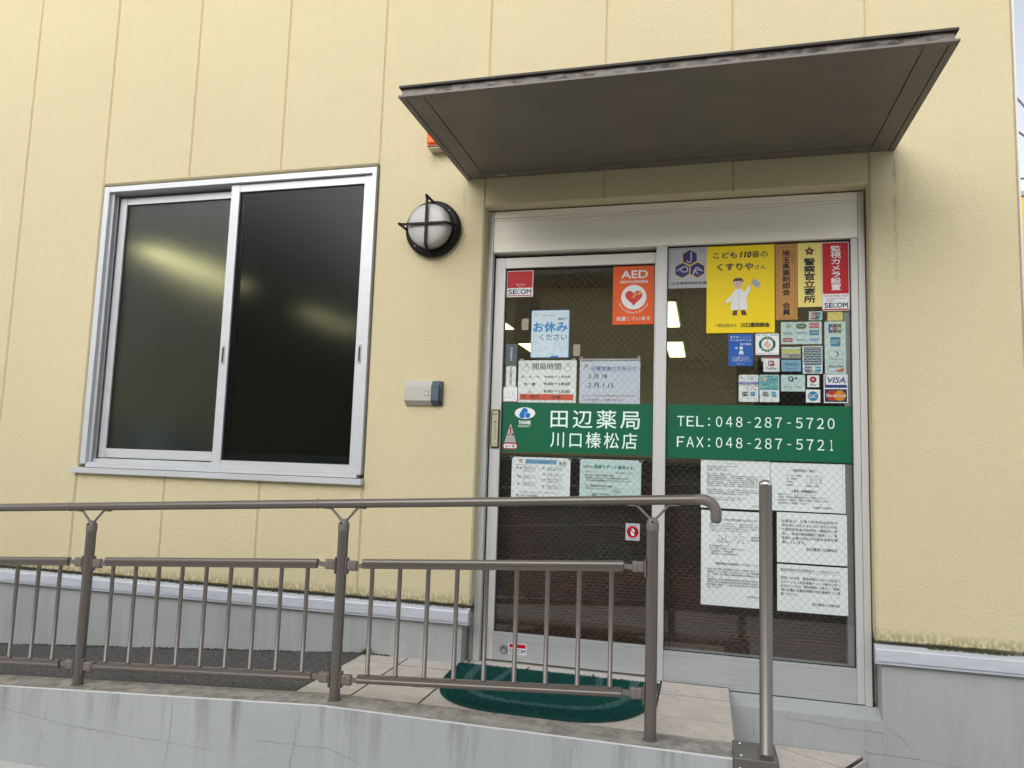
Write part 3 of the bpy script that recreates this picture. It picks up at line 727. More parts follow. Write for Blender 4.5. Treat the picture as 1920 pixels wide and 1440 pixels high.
# ------------------------------------------------------------ sheets: stickers, notices, bands
class Sheet:
    def __init__(s, x0, x1, z1, z0, y, base='white', rad=0, back=None, thick=.0005):
        s.x0, s.x1, s.zt, s.zb, s.y = x0, x1, z1, z0, y; s.w, s.h = x1-x0, z1-z0; s.b = MB(); s.k = 0
        pts = s.rr(0, 0, 1, 1, rad)
        s.b.poly_xz([s.X(p) for p in pts], y-thick, y, pm(base)); s.yf = y-thick
    def X(s, p): return (s.x0+p[0]*s.w, s.zt-p[1]*s.h)
    def rr(s, a, b_, c, d, rad):
        if not rad: return [(a, d), (c, d), (c, b_), (a, b_)]
        rx, ry = rad/s.w, rad/s.h; out = []
        for cx, cy, st_ in ((a+rx, d-ry, 90), (c-rx, d-ry, 0), (c-rx, b_+ry, -90), (a+rx, b_+ry, -180)):
            for i in range(5):
                t = R(st_+(0 if True else 0)+i*22.5*(-1)) ; 
                out.append((cx+rx*math.cos(t), cy+ry*math.sin(t)))
        # order: bottom-left(180..90) etc. rebuild clean
        out = []
        for cx, cy, t0 in ((a+rx, d-ry, 180), (c-rx, d-ry, 90), (c-rx, b_+ry, 0), (a+rx, b_+ry, -90)):
            for i in range(5):
                t = R(t0-i*22.5); out.append((cx+rx*math.cos(t), cy+ry*math.sin(t)))
        return out
    def lay(s): s.k += 1; return s.yf-.00012*s.k
    def poly(s, pts, m, y=None):
        y = y or s.lay(); s.b.add([(x, y, z) for x, z in (s.X(p) for p in pts)], [tuple(range(len(pts)))], pm(m)); return s
    def rect(s, a, b_, c, d, m, rad=0): return s.poly(s.rr(a, b_, c, d, rad), m)
    def frame(s, a, b_, c, d, m, t=.0012):
        tx, ty = t/s.w, t/s.h
        y = s.lay()
        for q in ((a, b_, c, b_+ty), (a, d-ty, c, d), (a, b_+ty, a+tx, d-ty), (c-tx, b_+ty, c, d-ty)): s.poly(s.rr(*q, 0), m, y)
        return s
    def ell(s, cx, cy, rx, m, ry=None, n=28):
        ry = ry if ry else rx*s.w/s.h
        return s.poly([(cx+rx*math.cos(2*math.pi*i/n), cy+ry*math.sin(2*math.pi*i/n)) for i in range(n)], m)
    def line(s, pts, m, t=.0008):
        y = s.lay()
        for p, q in zip(pts[:-1], pts[1:]):
            a, b_ = Vector(s.X(p)), Vector(s.X(q)); d = (b_-a)
            if d.length < 1e-6: continue
            d.normalize(); n = Vector((-d.y, d.x))*t/2
            s.b.add([((v).x, y, (v).y) for v in (a-n, b_-n, b_+n, a+n)], [(0, 1, 2, 3)], pm(m))
        return s
    def text(s, t, a, b_, c, d, m, bold=0, shear=0, rot=0, sp=1.0, cs=1.0, y=None):
        cu = bpy.data.curves.new('t', 'FONT'); cu.body = t; cu.resolution_u = 1 if (d-b_)*s.h/(t.count('\n')+1) < .008 else 3
        cu.space_line = sp; cu.space_character = cs; cu.shear = shear
        o = bpy.data.objects.new('t', cu); me = bpy.data.meshes.new_from_object(o)
        vs = [v.co.copy() for v in me.vertices]; fs = [tuple(p.vertices) for p in me.polygons]
        bpy.data.objects.remove(o); bpy.data.curves.remove(cu); bpy.data.meshes.remove(me)
        if not vs: return s
        xa, xb = min(v.x for v in vs), max(v.x for v in vs); ya, yb = min(v.y for v in vs), max(v.y for v in vs)
        y = y or s.lay(); ch = (d-b_)*s.h/(t.count('\n')+1)
        dd = bold*(1.25 if ch > .012 else .5)*ch
        offs = ((0, 0),) if bold == 0 else (((-dd, 0), (dd, 0)) if ch < .012 else ((-dd, 0), (dd, 0), (0, dd), (0, -dd)))
        for k_, (ox_, oz_) in enumerate(offs):
            X = []
            for v in vs:
                u = a+(c-a)*(v.x-xa)/(xb-xa or 1); w_ = d-(d-b_)*(v.y-ya)/(yb-ya or 1); q = s.X((u, w_)); X.append((q[0]+ox_, y-k_*2.5e-5, q[1]+oz_))
            s.b.add(X, fs, pm(m))
        return s
    def lines(s, rows, a, b_, c, d, m, bold=0, widths=None):
        n = len(rows); h = (d-b_)/n
        for i, r_ in enumerate(rows):
            if r_: 
                cc = a+(c-a)*(widths[i] if widths else min(1, len(r_)/max(len(q) for q in rows)))
                s.text(r_, a, b_+h*i+h*.13, cc, b_+h*i+h*.87, m, bold)
        return s
    def arc_text(s, t, cx, cy, r_, a0, a1, size, m, bold=.01):
        n = len(t); y = s.lay()
        for i, ch in enumerate(t):
            if ch == ' ': continue
            a = R(a0+(a1-a0)*i/(n-1))
            cu = bpy.data.curves.new('t', 'FONT'); cu.body = ch; cu.resolution_u = 1; cu.size = size; cu.align_x = 'CENTER'
            o = bpy.data.objects.new('t', cu); me = bpy.data.meshes.new_from_object(o)
            vs = [v.co.copy() for v in me.vertices]; fs = [tuple(p.vertices) for p in me.polygons]
            bpy.data.objects.remove(o); bpy.data.curves.remove(cu); bpy.data.meshes.remove(me)
            q = s.X((cx, cy)); O = Vector((q[0]+r_*math.cos(a), q[1]+r_*math.sin(a)))
            rt = a+math.pi/2 if math.sin(a) < 0 else a-math.pi/2
            s.b.add([(O.x+v.x*math.cos(rt)-v.y*math.sin(rt), y, O.y+v.x*math.sin(rt)+v.y*math.cos(rt)) for v in vs], fs, pm(m))
        return s
    def done(s, name, label, cat='sticker', group=None):
        group = group or {'card_sticker': 'payment stickers on the fixed glass', 'green_band': 'green bands across the glass', 'security_sticker': 'security stickers on the sliding door'}.get(name) or ('paper notices hanging behind the glass' if cat == 'notice' else None)
        o = s.b.build(name, None, fix=False); return tag(o, label, cat, group)
YL, YR, ILo, IRo = .1247, .0997, .1335, .1085     # faces of the sliding leaf glass and fixed glass; indoor sheets hang behind

# --- green bands
GB = 'green'
s = Sheet(-1.0065, -.2455, .292, .043, YL, GB)
s.text('田辺薬局', .334, .13, .915, .49, 'gtext', .006, cs=1.25)
s.text('川口榛松店', .336, .57, .90, .885, 'gtext', .004, cs=1.25)
s.ell(.157, .21, .070, 'white', .118)
# emblem: a leaning rounded shape and a smaller disc
pts = []
for i in range(40):
    t = 2*math.pi*i/40; pts.append((.151+.0265*math.cos(t), .262+.0505*math.sin(t)))
pts2 = []
def hull_blob(c1_, r1, c2_, r2, n=24):
    P_ = [(c1_[0]+r1*math.cos(2*math.pi*i/n), c1_[1]+r1*3.04*math.sin(2*math.pi*i/n)) for i in range(n)]+[(c2_[0]+r2*math.cos(2*math.pi*i/n), c2_[1]+r2*3.04*math.sin(2*math.pi*i/n)) for i in range(n)]
    P_ = sorted(P_)
    def half(P_):
        h = []
        for p in P_:
            while len(h) > 1 and (h[-1][0]-h[-2][0])*(p[1]-h[-2][1])-(h[-1][1]-h[-2][1])*(p[0]-h[-2][0]) <= 0: h.pop()
            h.append(p)
        return h
    a_, b_ = half(P_), half(P_[::-1]); return a_[:-1]+b_[:-1]
s.poly(hull_blob((.156, .165), .0205, (.140, .252), .0215), 'logoblue')
s.ell(.1765, .255, .0210, 'white', .0640); s.ell(.1765, .255, .0185, 'logoblue', .0563)
s.text('TANABE', .116, .365, .198, .435, 'white', .04)
s.text('PHARMACY', .113, .455, .196, .500, 'white', .02)
BL = s.done('green_band', 'green band with white pharmacy name and blue logo across the sliding door', 'sign band')
# warning triangle on band
s = Sheet(-1.0, -.918, .183, .054, YL-.0012, 'red', .0)
s.b = MB(); s.yf = YL-.002
s.poly([(.10, .745), (.90, .745), (1.0, .86), (.90, .99), (.10, .99), (0, .86)], 'red'); s.poly([(.14, .785), (.86, .785), (.935, .865), (.86, .95), (.14, .95), (.065, .865)], 'white')
s.poly([(.5, .0), (.54, .03), (.86, .70), (.84, .725), (.16, .725), (.14, .70), (.46, .03)], 'silver')
s.poly([(.45, .12), (.5, .10), (.55, .12), (.525, .45), (.475, .45)], 'red'); s.ell(.5, .56, .042, 'red')
s.text('注', .30, .37, .43, .47, 'black', .02); s.text('意', .58, .37, .71, .47, 'black', .02)
s.text('飛び出し', .22, .55, .42, .585, 'redt'); s.text('手を挟む', .58, .55, .78, .585, 'redt')
s.text('自動ドアにご注意ください', .22, .655, .78, .69, 'redt')
s.text('自', .22, .82, .32, .915, 'black', .02); s.text('AUTOMATIC', .37, .84, .60, .90, 'greyt'); s.text('動', .66, .82, .78, .915, 'black', .02)
s.done('warning_sticker', 'white triangular caution sticker with red exclamation mark and red-edged label on the green band')
s = Sheet(-.1835, .6395, .291, .036, YR, GB)
fw = lambda c: chr(ord(c)+0xFEE0)
for (w_, q_, ya_, yb_) in (('TEL', '5720', .215, .405), ('FAX', '5721', .60, .79)):
    for i_, ch_ in enumerate(w_): s.text(fw(ch_), .064+i_*.054, ya_, .105+i_*.054, yb_, 'gtext', .004)
    s.ell(.243, ya_+.045, .0055, 'gtext'); s.ell(.243, yb_-.03, .0055, 'gtext')
    for base_, num_ in ((.281, '048'), (.492, '287'), (.711, q_)):
        for i_, ch_ in enumerate(num_):
            x_ = base_+i_*.0550
            s.text(fw(ch_), x_+(.010 if ch_ == '1' else 0), ya_, x_+(.025 if ch_ == '1' else .035), yb_, 'gtext', .004)
    for x_ in (.452, .665): s.rect(x_, (ya_+yb_)/2-.004, x_+.020, (ya_+yb_)/2+.012, 'gtext')
s.done('green_band', 'green band with white telephone and fax numbers across the fixed glass', 'sign band')

def secom(s, a, b_, c, d):
    w_ = (c-a)
    s.text('SE', a, b_, a+w_*.36, d, 'secnavy', .03); s.text('C', a+w_*.37, b_, a+w_*.54, d, 'secgreen', .03); s.text('OM', a+w_*.55, b_, c, d, 'secnavy', .03)
s = Sheet(-1.005, -.864, .981, .842, YL, 'white', 0)
s.rect(.025, .025, .975, .66, 'red'); s.text('Security', .36, .505, .68, .575, 'white', .01); s.text('by', .46, .60, .54, .65, 'white', .01)
secom(s, .07, .715, .93, .89); s.rect(.03, .935, .95, .965, 'red')
s.done('security_sticker', 'square red and white security company sticker in the top left corner of the sliding door')
s = Sheet(-.930, -.838, -.892, -.943, .1053, 'white', .002)
s.rect(.05, .06, .95, .42, 'red'); secom(s, .06, .52, .94, .90)
s.done('security_sticker', 'small red and white security sticker beside the lock at the foot of the sliding door')

s = Sheet(-.452, -.2445, .984, .688, YL, 'orange', .004)
s.text('AED', .19, .075, .83, .21, 'silver', .02); s.text('AED', .20, .08, .82, .205, 'white', .02)
s.text('自動体外式除細動器', .17, .245, .83, .295, 'white', .01)
s.ell(.5, .535, .30, 'white')
h = []
for i in range(40):
    t = 2*math.pi*i/40; h.append((.5+.0128*16*math.sin(t)**3, .535-.0092*(13*math.cos(t)-5*math.cos(2*t)-2*math.cos(3*t)-math.cos(4*t))))
s.poly(h, 'heart')
s.poly([(.47, .525), (.56, .46), (.58, .485), (.69, .405), (.67, .445), (.71, .455), (.60, .505), (.585, .48), (.515, .525), (.53, .54), (.46, .545)], 'gold')
s.arc_text('Automated External Defibrillator', .5, .545, .080, 205, 335, .0155, 'white')
s.text('設置しています', .10, .865, .90, .935, 'white', .01)
s.done('aed_sticker', 'orange emergency defibrillator sticker with a red heart at the top right of the sliding door')

s = Sheet(-.868, -.667, .770, .522, YL, 'tblue', .007)
s.rect(.012, .012, .975, .985, 'pale', .006)
s.line([(.06, .03), (.12, .10), (.20, .12)], 'greyd', .0008); s.line([(.05, .12), (.22, .12)], 'greyt', .0006); s.line([(.13, .06), (.16, .11)], 'greyd', .0012)
s.text('一般社団法人 日本薬剤師会', .27, .105, .62, .125, 'greyd')
s.text('薬局で', .70, .165, .93, .215, 'tblue', .01); s.line([(.58, .205), (.68, .205)], 'greyt', .0006)
s.text('お休み', .065, .255, .935, .46, 'sky', .035); 
s.text('ください', .235, .505, .935, .635, 'tblue', .01)
# line-drawn pharmacist and visitor
L1 = [[(.03, .98), (.05, .75), (.02, .68), (.10, .66), (.18, .67), (.23, .70), (.25, .86), (.36, .80), (.44, .775), (.36, .84), (.27, .88)], [(.10, .66), (.13, .72), (.18, .67)],
      [(.10, .655), (.06, .60), (.07, .53), (.13, .50), (.19, .53), (.20, .60), (.17, .65)], [(.22, .98), (.20, .80)], [(.03, .84), (.20, .86)], [(.13, .72), (.14, .84)],
      [(.62, .80), (.60, .74), (.64, .68), (.71, .67), (.76, .71), (.75, .78)], [(.58, .96), (.62, .82), (.70, .79), (.78, .83), (.80, .97)], [(.76, .81), (.96, .81)], [(.84, .81), (.84, .97)],
      [(.86, .80), (.85, .66), (.93, .66), (.93, .80)], [(.45, .92), (.52, .90), (.60, .93), (.68, .92)], [(.07, .53), (.10, .58), (.15, .54), (.19, .57)], [(.62, .70), (.68, .74), (.74, .72)]]
for l in L1: s.line(l, 'tblue', .0007)
s.poly([(.50, .985), (.55, .955), (.74, .955), (.72, .985)], 'sky')
s.done('rest_poster', 'white and blue poster inviting people to rest, with drawn figures, under the security sticker')

s = Sheet(-1.009, -.931, .374, .299, YL, 'white', .003)
s.frame(.34, .28, .86, .62, 'greyd', .0006); s.line([(.06, .75), (.72, .75)], 'black', .0009); s.line([(.78, .55), (.86, .66), (.90, .72)], 'tblue'); s.ell(.86, .86, .05, 'greyt'); s.ell(.86, .86, .035, 'white'); s.ell(.45, .45, .03, 'black'); s.ell(.70, .46, .05, 'lightblue')
s.done('touch_sticker', 'small white sticker with a line drawing just above the left end of the green band')
for (x0_, x1_, zt, zb_), lb in (((-.918, -.882, .727, .668), 'blank taupe pad on the sliding glass left of the rest poster'), ((-.646, -.611, .590, .531), 'blank taupe pad on the sliding glass right of the rest poster')):
    Sheet(x0_, x1_, zt, zb_, YL, 'taupe', .006, thick=.0012).done('adhesive_pad', lb, 'adhesive pad', 'blank pads on the glass')
s = Sheet(-.999, -.938, .595, .487, YL, 'vdark', 0); s.frame(.02, .02, .98, .98, 'greyt', .0012)
s.text('埼\n玉\n県\n薬\n局\n会', .40, .16, .60, .80, 'mint', .01)
s.done('name_plate_sticker', 'narrow dark slate sticker with vertical lettering at the left edge of the sliding door')
s = Sheet(-.996, -.943, .487, .376, ILo, 'paper'); s.text('生\n活\n保\n護\n法\n指\n定', .36, .08, .62, .92, 'greyd', .01)
s.done('vertical_notice', 'narrow white notice with vertical lettering under the dark slate sticker', 'notice')

# --- opening hours
def tape(x0, x1, z0, z1, y): return None
s = Sheet(-.930, -.629, .511, .295, ILo, 'paper')
for x in (.05, .95): s.rect(x-.03, -.045, x+.03, .01, 'silver')
s.text('開局時間', .245, .065, .735, .225, 'greyd', .006)
for cx in (.14, .86):     # little drawn helper figures beside the heading (generic line people)
    s.ell(cx, .10, .030, 'greyt'); s.ell(cx, .10, .025, 'mint')
    s.line([(cx-.06, .20), (cx-.03, .15), (cx+.03, .15), (cx+.06, .20), (cx+.03, .26), (cx-.03, .26), (cx-.06, .20)], 'greyt', .001)
    s.line([(cx-.09, .12), (cx-.09, .20), (cx-.05, .22)], 'greyt', .001); s.line([(cx+.06, .08), (cx+.09, .13), (cx+.06, .17)], 'greyt', .001)
s.text('月・火・木', .05, .365, .375, .42, 'greyd', .01); s.text('9:00～19:00', .455, .365, .895, .42, 'greyd', .02)
s.text('水・金', .105, .525, .305, .595, 'greyd', .02); s.text('9:00～18:00', .455, .525, .895, .59, 'greyd', .02)
s.text('土', .175, .715, .245, .77, 'greyd', .01); s.text('9:00～13:00', .455, .70, .89, .765, 'greyd', .02)
s.rect(.035, .80, .955, .935, 'bar'); s.text('日・祝日', .075, .825, .365, .905, 'black', .02); s.text('休業', .60, .83, .74, .905, 'black', .01)
s.done('hours_notice', 'white sheet of weekly opening hours with a red closed-days bar above the green band', 'notice')
s = Sheet(-.612, -.312, .507, .294, ILo, 'bluepaper')
s.rect(-.01, -.055, 1.0, -.012, 'silver'); s.rect(-.01, -.115, .05, -.055, 'taupe'); s.rect(.95, -.115, 1.0, -.055, 'taupe')
s.text('日曜営業のお知らせ', .20, .125, .945, .225, 'tblue', .008); s.line([(.19, .243), (.95, .243)], 'tblue', .0008)
s.text('１月 18', .145, .30, .46, .42, 'greyd', .004); s.text('２月 1,15', .14, .515, .565, .64, 'greyd', .004)
s.text('※1/4,11,25,2/8,22はお休みとなります。', .05, .79, .93, .845, 'redt'); s.text('ご了承の程宜しくお願い致します。', .04, .885, .77, .94, 'redt')
s.ell(.105, .12, .028, 'greyt'); s.ell(.105, .133, .022, 'skin'); s.line([(.06, .22), (.08, .16), (.13, .16), (.16, .20)], 'greyt', .001)
s.done('sunday_notice', 'pale blue sheet announcing Sunday openings on two dates above the green band', 'notice')

# --- two notices below band (left)
s = Sheet(-.949, -.648, .018, -.195, ILo, 'paper')
s.rect(.235, .045, .77, .155, 'lightblue'); s.text('当薬局は地域連携薬局です！', .25, .075, .755, .13, 'tblue', .01)
s.text('地域連携薬局ではこんなことが', .06, .175, .32, .195, 'greyd')
s.ell(.15, .09, .03, 'dkbrown'); s.ell(.15, .105, .025, 'skin')
s.rect(.80, .07, .94, .19, 'mint'); 
for x, cc in ((.825, 'dkbrown'), (.86, 'gold'), (.90, 'dkbrown')): s.ell(x, .115, .014, cc); s.rect(x-.012, .13, x+.012, .185, 'silver')
for cx, cy, cc in ((.10, .26, 'black'), (.16, .26, 'dkbrown'), (.11, .45, 'redt'), (.15, .47, 'greyt'), (.12, .63, 'greyt'), (.55, .25, 'greyt'), (.56, .39, 'greyt'), (.53, .52, 'gold'), (.57, .52, 'gold'), (.55, .67, 'greyt')):
    s.ell(cx, cy, .017, cc); s.ell(cx, cy+.01, .011, 'skin')
rows = ['入退院時に、医療機関と連携して', '服薬情報を共有し切れ目のない', '薬物療法を支援します。また', '在宅医療にも対応しています', '休日や夜間の相談にも対応', '']
s.lines(rows, .20, .215, .44, .38, 'greyt'); s.lines(rows[1:4], .20, .42, .44, .51, 'greyt'); s.lines(rows[2:5], .20, .58, .44, .68, 'greyt')
s.lines(rows[:3], .61, .215, .90, .31, 'greyt'); s.lines(rows[3:5], .61, .36, .90, .43, 'greyt'); s.lines(rows[:4], .61, .47, .90, .59, 'greyt'); s.lines(rows[2:5], .61, .63, .90, .73, 'greyt')
s.text('認定期間：令和７年７月４日～令和８年７月３日', .17, .80, .80, .835, 'greyd')
s.poly([(.10, .89), (.115, .865), (.13, .89), (.12, .92), (.105, .92)], 'redt'); s.text('かながわ薬局', .15, .87, .45, .92, 'greyd', .01)
s.rect(-.04, -.02, .03, .03, 'vdark'); s.rect(.96, -.02, 1.03, .03, 'vdark')
s.done('partner_notice', 'printed sheet with a pale blue heading and small pictures below the green band', 'notice')
s = Sheet(-.600, -.300, .018, -.195, ILo, 'mint')
s.text('当薬局は', .05, .145, .225, .20, 'black', .02); s.text('健康サポート薬局', .235, .125, .745, .215, 'tealt', .02); s.text('です。', .755, .155, .90, .215, 'black', .02)
s.text('皆さまの', .09, .275, .21, .31, 'greyd', .01); s.text('セルフメディケーション', .22, .275, .58, .31, 'gold'); s.text('をお手伝いします！', .60, .28, .88, .315, 'greyd', .01)
s.lines(['症状に応じて適切な対応策をご提案。', '症状緩和して使えるおくすりを多種取り揃えています。', 'くすりの選び方を薬剤師が分かりやすくサポートします！', '', 'また、健康相談会を定期的に開催。', '「毎日げんき」をテーマに！'], .09, .335, .83, .70, 'greyd', .008, [.63, .97, 1, 1, .62, .46])
e1 = [(.60+.075*math.cos(2*math.pi*i/20)*(1+.06*math.cos(i*2.5)), .715+.062*math.sin(2*math.pi*i/20)) for i in range(21)]; s.line(e1, 'greyd', .0009); s.text('栄養相談\n健康相談会', .565, .69, .645, .74, 'greyd')
s.lines(['管理栄養士による栄養相談会', '健康教室'], .20, .77, .50, .86, 'greyd', .01, [1, .32])
s.ell(.86, .87, .045, 'redt'); s.ell(.92, .86, .04, 'gold'); s.ell(.87, .87, .015, 'white')
s.rect(-.04, -.03, .03, .02, 'vdark'); s.rect(.96, -.02, 1.04, .04, 'vdark')
s.done('health_notice', 'pale mint sheet with a teal heading about health support below the green band', 'notice')

# --- hand sticker
s = Sheet(-.370, -.302, -.284, -.365, YL, 'silver', .003)
s.text('自動ドアに注意', .20, .06, .82, .12, 'dgreen'); s.ell(.5, .5, .42, 'red'); s.ell(.5, .5, .295, 'black')
s.poly([(.43, .72), (.34, .52), (.32, .44), (.36, .44), (.43, .54), (.42, .32), (.46, .30), (.48, .42), (.49, .28), (.53, .28), (.54, .42), (.56, .31), (.60, .33), (.59, .46), (.62, .40), (.65, .42), (.63, .62), (.60, .72)], 'white')
s.line([(.27, .31), (.73, .69)], 'red', .0055); s.text('手を入れないで！', .16, .90, .86, .955, 'greyd')
s.done('no_hand_sticker', 'small white sticker with a crossed-out hand in a red circle')

# --- touch switch
TS = thing('touch_switch', 'narrow black-framed push plate with vertical lettering on the left door stile', 'switch', (-1.034, .1, .157))
b = MB(); b.bbox(-1.056, -1.012, .092, .1048, .060, .254, mat('switch_frame', (.03, .03, .028), .5), .003); b.build('switch_frame', TS)
s = Sheet(-1.050, -1.018, .248, .066, .0918, 'switch', .001); s.text('自動', .12, .07, .88, .125, 'greyd', .01)
s.text('押\nし\nて\n下\nさ\nい', .36, .28, .72, .80, 'greyd', .008); s.text('PUSH', .1, .92, .8, .955, 'greyt')
o = s.b.build('switch_plate', TS, fix=False)

# --- right-hand stickers
s = Sheet(-.1795, .024, 1.060, .858, YR, 'silver', .004)
s.frame(.035, .03, .975, .965, 'greyd', .0008)
def hexag(cx, cy, r_, m): s.poly([(cx+r_*math.sin(R(60*i)), cy+r_*math.cos(R(60*i))*s.w/s.h) for i in range(6)], m)
for cx, cy in ((.50, .245), (.325, .56), (.675, .56)): hexag(cx, cy, .205, 'gold')
for cx, cy in ((.50, .245), (.325, .56), (.675, .56)): hexag(cx, cy, .186, 'navy')
s.line([(.53, .11), (.53, .32), (.515, .365), (.48, .375), (.445, .355), (.44, .31)], 'silver', .006)
s.line([(.20, .57), (.36, .47), (.43, .48), (.455, .54), (.42, .60), (.33, .60), (.28, .53)], 'silver', .006)
s.line([(.58, .69), (.60, .58), (.66, .49), (.80, .60)], 'silver', .006); s.line([(.60, .57), (.75, .56)], 'silver', .005); s.line([(.60, .57), (.70, .67)], 'silver', .005)
s.text('日本薬剤師会会員', .08, .84, .90, .915, 'greyd', .006)
s.text('Japan\nPharmaceutical\nAssociation', .73, .05, .95, .14, 'greyd')
s.done('pharmacist_sticker', 'silver sticker with three navy hexagons lettered J P A left of the yellow poster')
s = Sheet(.002, .312, 1.060, .635, YR-.0002, 'yellow')
s.text('こども', .10, .075, .45, .14, 'greyd', .035); s.text('110', .50, .075, .66, .14, 'black', .05, shear=.15); s.text('番の', .67, .07, .90, .145, 'greyd', .012)
s.text('くすりや', .16, .205, .69, .285, 'greyd', .04); s.text('さん', .71, .23, .88, .28, 'greyd', .01)
# plain generic pharmacist figure where the poster has its mascot
s.ell(.47, .435, .075, 'skin'); s.poly([(.395, .43), (.40, .39), (.44, .375), (.50, .375), (.54, .39), (.545, .43), (.52, .41), (.42, .41)], 'dkbrown')
s.ell(.445, .435, .008, 'black'); s.ell(.495, .435, .008, 'black'); s.line([(.45, .46), (.47, .466), (.49, .46)], 'red', .0012)
s.poly([(.36, .74), (.38, .56), (.43, .50), (.51, .50), (.56, .54), (.63, .46), (.66, .49), (.59, .60), (.61, .74)], 'white'); s.poly([(.38, .56), (.29, .63), (.28, .67), (.36, .64)], 'white')
s.line([(.48, .51), (.48, .74)], 'greyt', .001); s.poly([(.40, .745), (.46, .745), (.45, .80), (.38, .80)], 'dkbrown'); s.poly([(.51, .745), (.57, .745), (.60, .80), (.52, .80)], 'dkbrown')
s.ell(.285, .66, .018, 'skin'); s.ell(.655, .47, .02, 'skin')
s.poly([(.66, .43), (.70, .385), (.80, .44), (.76, .50)], 'silver')
for q in ((.70, .42), (.73, .44), (.76, .46), (.69, .45), (.72, .465)): s.ell(*q, .008, 'greyd')
s.text('一般社団法人', .11, .895, .45, .932, 'greyd'); s.text('川口薬剤師会', .51, .888, .92, .937, 'black', .025)
s.done('children_poster', 'bright yellow children safety poster with a figure in a white coat on the fixed glass', 'poster')
s = Sheet(.316, .4125, 1.058, .695, YR, 'brown', .002)
s.frame(.11, .045, .90, .972, 'greyd', .0012)
s.text('埼\n玉\n県\n薬\n剤\n師\n会\n\n会\n員', .32, .085, .67, .94, 'black', .028); s.text('一\n般\n社\n団\n法\n人', .72, .09, .85, .29, 'dkbrown')
s.done('member_plate_sticker', 'brown wood-coloured plate sticker with vertical black lettering and thin frame on the fixed glass')
s = Sheet(.4145, .5195, 1.060, .753, YR, 'cream')
st5 = [(.5+(.22 if i % 2 == 0 else .13)*math.sin(R(36*i)), .135-(.22 if i % 2 == 0 else .13)*math.cos(R(36*i))*s.w/s.h) for i in range(10)]
s.poly(st5, 'dkbrown'); s.ell(.5, .135, .05, 'gold')
s.text('警\n察\n官\n立\n寄\n所', .26, .245, .73, .935, 'black', .03)
s.done('police_sticker', 'pale yellow sticker with a brown star and vertical black lettering on the fixed glass')
s = Sheet(.521, .6375, 1.058, .733, YR-.0002, 'white')
s.rect(.02, .01, .975, .755, 'red'); s.text('監\n視\nカ\nメ\nラ\n設\n置', .32, .055, .70, .70, 'white', .02)
s.text('MONITORED AREA', .03, .77, .97, .80, 'red', .01); s.text('Surveillance Camera\nInstalled', .14, .812, .86, .862, 'greyd')
secom(s, .08, .885, .92, .955); s.rect(.02, .972, .98, .990, 'red')
s.done('camera_sticker', 'red and white camera warning sticker at the top right corner of the fixed glass')
Sheet(.543, .609, .732, .688, IRo, 'cream', .003).done('blank_sticker', 'small blank cream rectangle under the red camera sticker')

def jcb(s, a, b_, c, d):
    w_ = (c-a)/3.15
    for i, (k_, ch) in enumerate((('jcbb', 'J'), ('jcbr', 'C'), ('jcbg', 'B'))):
        x = a+i*(c-a-w_)/2; s.rect(x, b_, x+w_, d, k_, .1*w_*s.w); s.text(ch, x+w_*.12, b_+(d-b_)*.38, x+w_*.88, b_+(d-b_)*.66, 'white', .03)
def amex(s, a, b_, c, d):
    s.rect(a, b_, c, d, 'amex'); s.text('AMERICAN\nEXPRESS', a+(c-a)*.08, b_+(d-b_)*.30, c-(c-a)*.05, b_+(d-b_)*.70, 'white', .02)
s = Sheet(.463, .521, .734, .692, IRo, 'mint', .002)
s.poly([(.10, .92), (.24, .12), (.50, .12), (.36, .92)], 'redt'); s.poly([(.34, .92), (.48, .12), (.72, .12), (.58, .92)], 'greyd'); s.poly([(.58, .92), (.72, .12), (.94, .12), (.80, .92)], 'tealt')
s.text('UnionPay\n银联', .18, .30, .88, .78, 'white', .01); s.done('card_sticker', 'tiny red, grey and green slanted-stripe payment sticker right of the brown plate')
s = Sheet(.340, .518, .685, .580, IRo, 'mint', .003)
s.poly([(.18, .08), (.245, .18), (.18, .29), (.115, .18)], 'jcbg'); s.ell(.18, .18, .03, 'vyel')
s.rect(.38, .08, .62, .31, 'dgreen', .010); s.text('Suica', .42, .13, .58, .23, 'mint', .01)
s.rect(.70, .06, .93, .29, 'pinkt'); s.text('PASMO', .72, .13, .91, .22, 'white', .01)
s.text('TOICA', .06, .45, .28, .58, 'amex', .02); s.text('manaca', .37, .46, .62, .53, 'greyd'); s.rect(.70, .38, .93, .61, 'amex'); s.text('ICOCA', .76, .45, .91, .54, 'white', .01)
s.rect(.05, .72, .29, .90, 'redt', .008); s.text('SUGOCA', .09, .77, .26, .85, 'white', .01); s.text('nimoca', .37, .76, .62, .85, 'greyt'); s.rect(.70, .74, .93, .87, 'lightblue'); s.text('はやかけん', .73, .78, .90, .83, 'tblue')
s.done('card_sticker', 'wide pale sticker with nine small transit card logos')
s = Sheet(.530, .620, .685, .441, IRo, 'mint', .004)
jcb(s, .19, .05, .80, .22); s.rect(.24, .29, .78, .49, 'white', .002); amex(s, .27, .30, .75, .48)
s.frame(.18, .56, .84, .74, 'greyt', .0008); s.ell(.53, .625, .14, 'tblue', .052); s.ell(.49, .625, .10, 'mint', .045); s.text('Diners Club\nINTERNATIONAL', .25, .685, .80, .73, 'greyt')
s.frame(.18, .79, .88, .96, 'greyt', .0008); s.text('DISCOVER', .19, .84, .84, .88, 'greyd', .02); s.poly([(.42, .955), (.875, .955), (.875, .89)], 'bar')
s.done('card_sticker', 'tall pale sticker with a column of four credit card logos')
s = Sheet(.342, .426, .567, .514, IRo, 'silver', .001)
